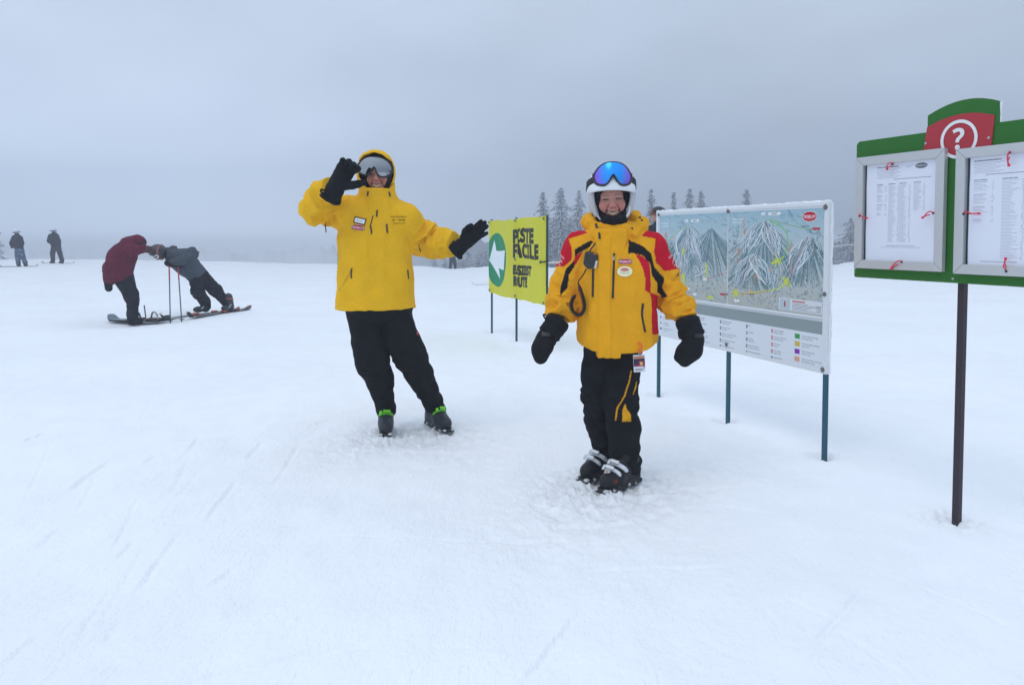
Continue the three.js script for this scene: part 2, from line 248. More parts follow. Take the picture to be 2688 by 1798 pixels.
// ---------- rimed spruces past the crest ----------
function spruce(h, r, rime, seed, dense = 1, bare = 0.04) {
  const R = rng(seed), P = [], Nn = [], C = [];
  const blob = (c, dir, len, w, col) => {            // a tuft: six faces round an axis
    const d = vnorm(dir), s = vnorm(vcross(d, [0.13, 1, 0.21])), t = vcross(s, d), a = vadd(c, d, -len), b = vadd(c, d, len), k0 = R() * 6;
    const q = [0, 1, 2].map((i) => { const an = k0 + i * 2.094, ww = w * (0.7 + 0.6 * R()); return vadd(vadd(vadd(c, s, Math.cos(an) * ww), t, Math.sin(an) * ww), d, (R() - 0.5) * len * 0.5); });
    for (let i = 0; i < 3; i++) for (const e of [a, b]) { const u = q[i], v = q[(i + 1) % 3], f = e === a ? [a, v, u] : [b, u, v]; const n = vnorm(vcross(vadd(f[1], f[0], -1), vadd(f[2], f[0], -1))); for (const p of f) { P.push(...p); Nn.push(...n); C.push(...col); } }
  };
  const dark = () => { const k = 0.7 + 0.7 * R(); return [0.085 * k, 0.092 * k, 0.09 * k]; }, white = () => { const k = 0.8 + 0.2 * R(); return [0.78 * k, 0.8 * k, 0.83 * k]; }, grey = () => { const k = 0.5 + 0.9 * R(); return [0.2 * k, 0.21 * k, 0.22 * k]; };
  const whorls = Math.round(h * 8 * dense), lump = 0.75 + 0.5 * R();
  for (let w = 0; w < whorls; w++) {
    const t = bare + (1 - bare) * Math.pow((w + R()) / whorls, 0.9), y = t * h, n = 4 + Math.floor(R() * 3);
    for (let b = 0; b < n; b++) {
      const a = R() * 6.283, side = 1 + 0.35 * Math.sin(a * 2 + seed) * lump, L = (r * Math.pow(1 - t, 0.75) * side * (0.8 + 0.5 * N3(y * 1.7, Math.cos(a), seed + Math.sin(a))) + 0.09) * (0.45 + 0.7 * R()), droop = (0.25 + 0.5 * R()) * (1 - 0.5 * t), k = Math.max(2, Math.round(L / 0.13));
      for (let i = 0; i <= k; i++) {
        const f = (i + 0.4) / (k + 0.4), c = [Math.cos(a) * L * f, y - droop * L * f * f + 0.02, Math.sin(a) * L * f], dir = [Math.cos(a + (R() - 0.5)), -droop * f * 1.6, Math.sin(a + (R() - 0.5))];
        const sz = (0.075 + 0.05 * R()) * (1 - 0.45 * f) * (0.7 + 0.3 * h / 5);
        blob(c, dir, sz * 1.5, sz * 0.55, R() < rime * 1.0 ? (R() < 0.35 ? grey() : white()) : dark());
        if (R() < 0.55) blob(vadd(c, [(R() - 0.5) * 0.14, -0.05, (R() - 0.5) * 0.14]), [dir[1], -1, dir[0]], sz * 1.1, sz * 0.35, R() < rime * 0.9 ? grey() : dark());
        if (R() < rime * 1.15) blob(vadd(c, [0, sz * 0.42, 0]), dir, sz * 1.15, sz * (0.35 + 0.4 * R()), white());
      }
    }
  }
  for (let i = 0; i < 6; i++) blob([(R() - 0.5) * 0.05, h + 0.03 - i * 0.05, (R() - 0.5) * 0.05], [0.1, 1, 0.1], 0.09, 0.035 + 0.02 * i, R() < rime ? white() : dark());
  const g = new THREE.BufferGeometry();
  g.setAttribute('position', new THREE.Float32BufferAttribute(P, 3)); g.setAttribute('normal', new THREE.Float32BufferAttribute(Nn, 3)); g.setAttribute('color', new THREE.Float32BufferAttribute(C, 3));
  return g;
}
const trunkGeo = (h) => { const g = new THREE.CylinderGeometry(0.004 * h * 0.3, 0.011 * h, h * 0.97, 7, 5); place(g, [0, h * 0.485, 0]); return g; };
const leafMat = new THREE.MeshStandardMaterial({ vertexColors: true, roughness: 0.95 }), barkMat = plain([0.07, 0.058, 0.05], { roughness: 0.95 });
// [x of the tip as a slope from straight ahead, slope of the tip above eye level, distance, half width, rime, density, label]
const SP = [
  [0.0415, 0.0585, 51, 0.75, 0.8, 1.25, 'slim frost-white spruce just left of the tallest, tip above the yellow banner'],
  [0.0655, 0.0645, 50, 1.15, 0.88, 1.3, 'tallest frost-white spruce between the yellow banner and the helmeted woman'],
  [0.0900, 0.0605, 51, 1.1, 0.88, 1.3, 'frost-white spruce with a broad top, right behind the helmeted woman\'s shoulder'],
  [0.0505, 0.0185, 49, 0.6, 0.55, 1.2, 'short darker spruce at the right edge of the yellow banner'],
  [0.1870, 0.0630, 53, 0.85, 0.8, 1.2, 'frosted spruce rising behind the dark helmet beside the trail map'],
  [0.2170, 0.0588, 58, 0.75, 0.7, 1.15, 'thin dark spruce above the left corner of the trail map'],
  [0.2388, 0.0641, 57, 1.2, 0.72, 1.0, 'wide dark spruce with ragged branches, the taller of a pair above the trail map'],
  [0.2541, 0.0606, 58, 1.15, 0.65, 1.05, 'dark spruce at the right of a pair above the trail map'],
  [0.3147, 0.0629, 60, 1.25, 0.65, 1.0, 'lone dark spruce above the middle of the trail map'],
  [0.4560, 0.0240, 54, 1.9, 0.6, 1.0, 'frosted drooping spruce in the gap between trail map and green notice board'],
];
SP.forEach(([u, v, d0, r0, rime, dens, label], i) => {
  const d = d0 * 1.2, r = r0 * 2.1;
  const x = u * d, z = -d, y0 = ground(x, z) - 0.1, h = 1.35 + v * d - y0;
  const t = thing('spruce_tree', label, 'tree', [x, y0, z], 0, 'spruces past the crest');
  part('trunk', trunkGeo(h), barkMat, t); part('crown', spruce(h, r, rime, 40 + i * 13, dens), leafMat, t);
});
{ // the mass of rimed wood behind, and what the fog leaves of the wood far left
  const kinds = [0, 1, 2, 3, 4].map((i) => spruce(3.6, 1.0 + 0.12 * i, 0.85, 300 + i * 7, 0.9, 0.0)), R = rng(5), list = kinds.map(() => []);
  const add = (u, v, d) => { const x = u * d, z = -d, y0 = ground(x, z) - 0.15, h = Math.max(0.7, 1.35 + v * d - y0), k = Math.floor(R() * 5), s = h / 3.6; list[k].push(new THREE.Matrix4().compose(new THREE.Vector3(x, y0, z), new THREE.Quaternion().setFromAxisAngle(new THREE.Vector3(0, 1, 0), R() * 6.28), new THREE.Vector3(s * (0.8 + 0.5 * R()), s, s * (0.8 + 0.5 * R())))); };
  for (let i = 0; i < 60; i++) add(0.035 + 0.1 * R(), 0.024 - 0.03 * R(), 61 + 10 * R());
  for (let i = 0; i < 110; i++) { const u = -0.105 + 0.24 * R(); add(u, (u < 0.02 ? -0.018 : 0.012) + (u < -0.06 ? -0.012 : 0) - 0.028 * R() * R(), 60 + 10 * R()); }
  for (let i = 0; i < 26; i++) add(0.14 + 0.22 * R(), 0.018 - 0.05 * R(), 64 + 9 * R());
  for (let i = 0; i < 24; i++) { const u = 0.415 + 0.3 * R(); add(u, -0.006 + 0.1 * (u - 0.43) - 0.03 * R(), 61 + 8 * R()); }
  
  for (const [u, v] of [[-0.695, 0.006]]) add(u, v, 79 + 4 * R());
  const wood = new THREE.Group(); wood.name = 'frosted_wood'; wood.userData.kind = 'stuff'; wood.userData.label = 'fog-dimmed mass of frost-white spruces past the snow crest'; wood.userData.category = 'woodland'; scene.add(wood);
  kinds.forEach((g, k) => { const m = new THREE.InstancedMesh(g, leafMat, list[k].length); list[k].forEach((t, i) => m.setMatrixAt(i, t)); m.name = 'spruce_mass'; m.userData.kind = 'stuff'; m.castShadow = m.receiveShadow = true; wood.add(m); });
}
// ---------- figures: heads, hands, boots, goggles ----------
const mergeC = (list) => mergeGeometries(list.map((g) => { if (!g.attributes.color) { g.setAttribute('color', new THREE.BufferAttribute(new Float32Array(g.attributes.position.count * 3).fill(0.03), 3)); } return g; }));
function euler(pos, rx, ry, rz, s = 1) { return new THREE.Matrix4().compose(new THREE.Vector3(...pos), new THREE.Quaternion().setFromEuler(new THREE.Euler(rx, ry, rz, 'YXZ')), new THREE.Vector3(s, s, s)); }
const toLocal = (m) => { const e = m.clone().invert().elements; return (f) => (x, y, z) => f(e[0] * x + e[4] * y + e[8] * z + e[12], e[1] * x + e[5] * y + e[9] * z + e[13], e[2] * x + e[6] * y + e[10] * z + e[14]); };
// head: eye level at y = 0, face towards +z, metres
function headGeo(o = {}) {
  const smile = o.smile ?? 1, base = uni(0.03, [ell([0, 0.038, -0.014], [0.077, 0.088, 0.098]), ell([0, -0.042, 0.016], [0.062, 0.078, 0.072]), cap([0, -0.09, -0.03], [0, -0.22, -0.045], 0.055, 0.06)]);
  const flesh = uni(0.022, [ell([0, -0.103, 0.058], [0.026, 0.019, 0.022]), ell([0.042, -0.031, 0.049], [0.024, 0.022, 0.026]), ell([-0.042, -0.031, 0.049], [0.024, 0.022, 0.026]), cap([-0.042, 0.02, 0.068], [0.042, 0.02, 0.068], 0.013)]);
  const nose = uni(0.012, [cap([0, 0.004, 0.083], [0, -0.034, 0.104], 0.0075, 0.0125), ell([0.013, -0.039, 0.091], [0.009, 0.009, 0.012]), ell([-0.013, -0.039, 0.091], [0.009, 0.009, 0.012])]);
  const sock = (s) => ell([0.034 * s, -0.001, 0.094], [0.02, 0.0105, 0.017]), lidU = (s) => cap([0.021 * s, 0.002, 0.074], [0.047 * s, 0.0005, 0.067], 0.0068, 0.006), lidL = (s) => cap([0.021 * s, -0.0085, 0.0745], [0.047 * s, -0.0085, 0.067], 0.0062, 0.006);
  const mw = 0.033, my = (x) => -0.0745 + smile * 0.016 * (x / mw) ** 2;         // the mouth line
  const f = (x, y, z) => {
    let d = smin(smin(base(x, y, z), flesh(x, y, z), 0.024), nose(x, y, z), 0.012);
    d = smax(d, -sock(1)(x, y, z), 0.012); d = smax(d, -sock(-1)(x, y, z), 0.012);
    for (const s of [1, -1]) { d = smin(d, lidU(s)(x, y, z), 0.005); d = smin(d, lidL(s)(x, y, z), 0.005); }
    if (z > 0.03) {
      const ax = Math.abs(x), fold = Math.hypot(ax - (0.022 + 0.35 * Math.max(0, -0.03 - y)), 0) ; if (y < -0.03 && y > -0.085) d += 0.0052 * smile * Math.exp(-((fold / 0.0042) ** 2));      // smile lines
      if (ax < mw * 1.25) { const e = y - my(x), open = 0.0074 * smile * Math.sqrt(Math.max(0, 1 - (x / mw) ** 2)); if (Math.abs(e + open * 0.3) < open) d += 0.006; d -= 0.0028 * Math.exp(-(((e - open - 0.001) / 0.0045) ** 2)) + 0.0034 * Math.exp(-(((e + open * 1.4 + 0.002) / 0.005) ** 2)); }
      for (const s of [1, -1]) if (ax > 0.05 && y > -0.02 && y < 0.016) d += 0.0012 * Math.sin(y * 900) * sstep(0.05, 0.06, ax);             // crow's feet
    }
    return d;
  };
  const sk = o.skin || [0.62, 0.33, 0.25], red = o.red || [0.58, 0.2, 0.16];
  const color = (x, y, z) => {
    if (o.cover && (y < o.cover(x))) return [0.015, 0.015, 0.017];
    const ax = Math.abs(x); let c = sk.map((v) => v * (1 + 0.06 * N3(x * 60, y * 60, z * 60)));
    const mix = (t, k) => { c = c.map((v, i) => lerp(v, t[i], k)); };
    mix(red, 0.75 * Math.exp(-(((ax - 0.042) / 0.024) ** 2) - ((y + 0.036) / 0.024) ** 2)); mix(red, 0.6 * Math.exp(-((ax / 0.016) ** 2) - ((y + 0.036) / 0.016) ** 2));
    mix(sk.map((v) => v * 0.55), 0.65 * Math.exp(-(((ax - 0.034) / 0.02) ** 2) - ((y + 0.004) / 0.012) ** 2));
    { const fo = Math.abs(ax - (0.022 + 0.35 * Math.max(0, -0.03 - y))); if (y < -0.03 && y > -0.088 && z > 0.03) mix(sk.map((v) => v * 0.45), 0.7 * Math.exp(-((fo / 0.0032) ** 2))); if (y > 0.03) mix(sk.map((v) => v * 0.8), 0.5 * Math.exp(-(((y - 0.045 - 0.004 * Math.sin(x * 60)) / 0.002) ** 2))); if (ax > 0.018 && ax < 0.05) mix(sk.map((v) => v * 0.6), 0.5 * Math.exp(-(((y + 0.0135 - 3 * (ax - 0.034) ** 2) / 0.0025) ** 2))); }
    if (z > 0.03) {
      const e = y - my(x), open = 0.0074 * smile * Math.sqrt(Math.max(0, 1 - (x / mw) ** 2));
      if (ax < mw && Math.abs(e + open * 0.3) < open) { const edge = Math.abs(e + open * 0.3) / open; c = edge > 0.8 || ax > mw * 0.82 ? [0.06, 0.02, 0.018] : [0.9, 0.74, 0.52].map((v) => v * (0.92 + 0.08 * Math.cos(x * 800))); }
      else if (ax < mw * 1.12 && Math.abs(e + open * 0.3) < open + 0.0042) mix([0.3, 0.06, 0.06], 0.85);
      const slit = -0.003 - 2.2 * (ax - 0.034) ** 2; if (Math.abs(ax - 0.034) < 0.0155 && Math.abs(y - slit) < 0.0028) mix([0.02, 0.016, 0.016], 0.95);
      else if (Math.abs(ax - 0.034) < 0.017 && Math.abs(y - slit - 0.004) < 0.0022) mix([0.12, 0.06, 0.05], 0.6);
      const brow = 0.0185 - 3.2 * (ax - 0.032) ** 2; if (ax > 0.013 && ax < 0.058 && Math.abs(y - brow) < 0.0042) mix(o.brow || [0.12, 0.08, 0.06], 0.65);
      if (Math.abs(ax - 0.006) < 0.0035 && Math.abs(y + 0.046) < 0.003 && z > 0.085) mix([0.1, 0.03, 0.03], 0.8);
    }
    return c;
  };
  return skin(f, [-0.095, -0.23, -0.13], [0.095, 0.135, 0.13], 0.0023, color);
}
// a gloved hand: wrist at the origin, fingers along +y, palm towards +z, thumb towards +x
function handSdf(o) {
  const w = o.fat ?? 0.0125, fs = [rbox([-0.002, 0.047, 0], [0.043, 0.052, 0.019], 0.018), cap([0, -0.01, 0], [0, 0.05, 0], 0.036, 0.034)], L = [0.076, 0.086, 0.08, 0.062], fingers = [];
  for (let i = 0; i < 4; i++) {
    let p = [0.031 - 0.0205 * i, 0.088 - (i === 3 ? 0.01 : i === 0 ? 0.004 : 0), 0.0], a = 0; const s = (o.spread ?? [0.08, 0.02, -0.04, -0.12])[i], c = (o.curl ?? [[0.2, 0.25, 0.2], [0.2, 0.25, 0.2], [0.2, 0.25, 0.2], [0.2, 0.25, 0.2]])[i];
    let prev = vadd(p, [0, -0.03, 0]), r = w * (i === 3 ? 0.9 : 1); const chain = [cap(prev, p, r * 1.1, r * 1.06)];
    for (let j = 0; j < 3; j++) { a += c[j]; const l = L[i] * [0.44, 0.31, 0.25][j], q = [p[0] + Math.sin(s) * Math.cos(a) * l, p[1] + Math.cos(s) * Math.cos(a) * l, p[2] + Math.sin(a) * l]; chain.push(cap(p, q, r * (1.06 - 0.06 * j), r * (1.0 - 0.06 * j))); p = q; }
    fingers.push(uni(0.004, chain));
  }
  const T = o.thumb ?? [[0.03, 0.012, 0.008], [0.056, 0.042, 0.018], [0.066, 0.07, 0.024], [0.07, 0.09, 0.026]];
  const thumb = uni(0.008, [cap(T[0], T[1], w * 1.5, w * 1.25), cap(T[1], T[2], w * 1.25, w * 1.1), cap(T[2], T[3], w * 1.1, w * 0.95)]);
  const cuffA = uni(0.012, [cap([0, -0.085, 0], [0, -0.02, 0], 0.054, 0.043), cap([0, -0.02, 0], [0, 0.01, 0], 0.04, 0.036)]);
  const cuff = (x, y, z) => smax(cuffA(x, y, z * 1.1), -0.1 - y, 0.008) + 0.002 * Math.exp(-(((y + 0.012) / 0.006) ** 2)) - 0.0025 * Math.exp(-(((y + 0.088) / 0.008) ** 2)) - 0.003 * N3(x * 22, y * 26, z * 22);
  return (x, y, z) => {
    let d = fs[0](x, y, z); d = smin(d, fs[1](x, y, z), 0.02);
    for (const f of fingers) d = smin(d, f(x, y, z), 0.005);
    d = smin(d, thumb(x, y, z), 0.009); d = smin(d, cuff(x, y, z), 0.012);
    return d - 0.0012 * N3(x * 50, y * 50, z * 50);
  };
}
// ski boot: heel near z = -0.08, toe at z = +0.23, sole on y = 0
function skiBoot(parent, pos, turn, o = {}) {
  const g = new THREE.Group(); g.name = 'ski_boot'; g.position.set(...pos); g.rotation.y = turn; parent.add(g);
  const shellF = (x, y, z) => {
    let d = uni(0.03, [ell([0, 0.055, 0.15], [0.051, 0.05, 0.083]), rbox([0, 0.06, 0.03], [0.046, 0.045, 0.1], 0.03), cap([0, 0.075, 0.12], [0, 0.14, 0.015], 0.042, 0.056), cap([0, 0.12, 0], [0, 0.2, 0.025], 0.058, 0.055)])(x, y, z);
    d = smax(d, 0.02 - y, 0.006);
    return d + 0.0018 * Math.exp(-(((z - 0.085 - (y - 0.08) * 0.9) / 0.004) ** 2)) - 0.0015 * Math.exp(-(((y - 0.032) / 0.006) ** 2));
  };
  const grime = (x, y, z) => { const s = sstep(0.035, 0.02, y) * (0.3 + 0.6 * N3(x * 22, y * 22, z * 22)); const k = o.shell || [0.022, 0.024, 0.028]; return s > 0.35 && y < 0.036 ? [0.6, 0.61, 0.62] : k; };
  part('shell', skin(shellF, [-0.075, 0.0, -0.1], [0.075, 0.42, 0.25], 0.005, grime), bootMat, g);
  part('sole', skin((x, y, z) => { const b = rbox([0, 0.013, 0.075], [0.04 + 0.006 * Math.sin(z * 9), 0.014, 0.163], 0.012)(x, y, z); return Math.max(b, -rbox([0, -0.002, 0.07], [0.09, 0.008, 0.03], 0.004)(x, y, z)); }, [-0.065, -0.012, -0.105], [0.065, 0.04, 0.26], 0.0045, (x, y, z) => (N3(x * 16, y * 30, z * 16) > 0.5 ? [0.55, 0.56, 0.57] : [0.025, 0.023, 0.02])), bootMat, g);
  for (const [yc, zc, tilt, wd, len] of o.buckles || []) {
    const band = (x, y, z) => { const c = Math.cos(tilt), s = Math.sin(tilt), q = (y - yc) * c - (z - zc) * s, r = (y - yc) * s + (z - zc) * c; return smax(smax(shellF(x, y, z) - 0.0085, Math.abs(r) - wd, 0.003), Math.max(-q - 0.02, Math.abs(x - (o.off || 0)) - len), 0.003); };
    const b = part('buckle', skin(band, [-0.08, yc - 0.05, zc - 0.06], [0.08, yc + 0.06, zc + 0.06], 0.003), o.buckleMat, g);
    part('lever', place(new RoundedBoxGeometry(0.05, 0.007, 0.02, 2, 0.003), [(o.off || 0) + 0.008, yc + 0.049, zc + 0.045], [0.85, 0, -0.14]), o.leverMat || o.buckleMat, b);
    part('catch', place(new RoundedBoxGeometry(0.02, 0.009, 0.028, 2, 0.003), [(o.off || 0) - 0.034, yc + 0.038, zc + 0.04], [0.85, 0, 0.5]), o.buckleMat, b);
  }
  return { group: g, shellF };
}
const bootMat = new THREE.MeshPhysicalMaterial({ vertexColors: true, roughness: 0.42, specularIntensity: 0.5 });
// goggles: a curved lens with a nose arch, a padded frame behind it
function goggles(parent, mat4, o) {
  const w = o.w, top = (s) => o.top * Math.pow(Math.max(0, 1 - Math.pow(Math.abs(s), 3.0)), 0.75), bot = (s) => -o.bot * Math.pow(Math.max(0, 1 - Math.pow(Math.abs(s), 4.5)), 0.6) + o.arch * Math.exp(-((s * w / o.archW) ** 2));
  const bend = (x, y) => -o.curve * x * x - 1.6 * (y - 0.01) ** 2;
  const sheet = (k, z0, nu = 40, nv = 14) => { const g = new THREE.PlaneGeometry(1, 1, nu, nv), p = g.attributes.position; for (let i = 0; i < p.count; i++) { const s = p.getX(i) * 1.98, t = p.getY(i) + 0.5, b = bot(s), y = lerp(b, top(s), t), yy = 0.005 + (y - 0.005) * k, x = s * w * k; p.setXYZ(i, x, yy, bend(x, yy) + z0); } g.computeVertexNormals(); return g; };
  const rim = (k, z0, r) => { const pts = []; for (let i = 0; i < 64; i++) { const a = i / 64 * 2 * Math.PI, s = Math.max(-0.985, Math.min(0.985, Math.cos(a) * 1.0)), y = Math.sin(a) >= 0 ? top(s) : bot(s), yy = 0.005 + (y - 0.005) * k, x = s * w * k; pts.push(new THREE.Vector3(x, yy, bend(x, yy) + z0)); } return new THREE.TubeGeometry(new THREE.CatmullRomCurve3(pts, true), 128, r, 7, true); };
  const g = new THREE.Group(); g.name = 'goggles'; g.applyMatrix4(mat4); parent.add(g);
  part('goggle_frame', mergeGeometries([rim(1.03, -0.008, 0.0075), rim(1.0, -0.018, 0.008), sheet(1.0, -0.022)].map((q) => q.toNonIndexed())), M.plastic, g);
  const L = sheet(0.985, 0);
  if (o.tint) { const p = L.attributes.position, c = new Float32Array(p.count * 3); for (let i = 0; i < p.count; i++) { const t = o.tint(p.getX(i) / w, p.getY(i) / o.top); c.set(t, i * 3); } L.setAttribute('color', new THREE.BufferAttribute(c, 3)); }
  part('lens', L, o.lens, g);
  return g;
}
function textPatch(lines, w, h, o = {}) {   // lettering as it is printed on cloth; lines: [text, x, y, size, weight, align]
  const cv = document.createElement('canvas'); cv.width = o.px || 512; cv.height = Math.round(cv.width * h / w); const c = cv.getContext('2d'), k = cv.width / w;
  if (o.draw) o.draw(c, cv.width, cv.height);
  for (const [t, x, y, s, wt, al, col] of lines) { c.fillStyle = col || o.color || '#111'; c.font = `${wt || 'bold'} ${s * k}px sans-serif`; c.textAlign = al || 'center'; c.textBaseline = 'middle'; c.fillText(t, x * k, y * k); }
  const t = new THREE.CanvasTexture(cv); t.colorSpace = THREE.SRGBColorSpace;
  return new THREE.MeshPhysicalMaterial({ map: t, roughness: o.rough ?? 0.7, transparent: !o.solid, specularIntensity: 0.4 });
}
const ovalShape = (w, h) => (a, b) => { const u = a / (w / 2), v = b / (h / 2); return [u * Math.sqrt(1 - v * v / 2) * w / 2, v * Math.sqrt(1 - u * u / 2) * h / 2]; };
const ovalDraw = (c, w, h) => { const g = (rx, ry, f) => { c.fillStyle = f; c.beginPath(); c.ellipse(w / 2, h / 2, rx, ry, 0, 0, 7); c.fill(); }; g(w / 2, h / 2, '#f2e9ea'); g(w / 2 * 0.95, h / 2 * 0.9, '#b9162c'); c.fillStyle = '#fff'; c.font = `bold ${h * 0.4}px serif`; c.textAlign = 'center'; c.textBaseline = 'middle'; c.save(); c.translate(w / 2, h * 0.5); c.scale(Math.min(1, w * 0.84 / c.measureText('TREMBLANT').width), 1); c.fillText('TREMBLANT', 0, 0); c.restore(); c.strokeStyle = '#f2d9dc'; c.lineWidth = h * 0.03; c.beginPath(); c.moveTo(w * 0.3, h * 0.76); c.quadraticCurveTo(w * 0.5, h * 0.7, w * 0.72, h * 0.78); c.stroke(); };
const swoosh = (c, x, y, s, col) => { c.strokeStyle = col; c.lineWidth = s * 0.13; c.lineCap = 'round'; c.beginPath(); c.moveTo(x, y + s * 0.55); c.quadraticCurveTo(x + s * 0.6, y - s * 0.1, x + s * 1.3, y - s * 0.35); c.moveTo(x + s * 0.25, y - s * 0.05); c.quadraticCurveTo(x + s * 0.8, y - s * 0.25, x + s * 1.5, y - s * 0.05); c.moveTo(x + s * 0.75, y + s * 0.05); c.quadraticCurveTo(x + s * 0.6, y + s * 0.6, x + s * 1.35, y + s * 0.25); c.stroke(); };
const inside = (P, x, y) => { let r = false; for (let i = 0, j = P.length - 1; i < P.length; j = i++) { const a = P[i], b = P[j]; if ((a[1] > y) !== (b[1] > y) && x < (b[0] - a[0]) * (y - a[1]) / (b[1] - a[1]) + a[0]) r = !r; } return r; };
const crease = (list, d, x, y, z) => { for (const [a, b, w, dp] of list) { const vx = b[0] - a[0], vy = b[1] - a[1], vz = b[2] - a[2], t = clamp(((x - a[0]) * vx + (y - a[1]) * vy + (z - a[2]) * vz) / (vx * vx + vy * vy + vz * vz)), e = Math.hypot(x - a[0] - vx * t, y - a[1] - vy * t, z - a[2] - vz * t); if (e < w * 3) d += dp * Math.exp(-((e / w) ** 2)) * (0.5 + 2 * t * (1 - t)); } return d; };
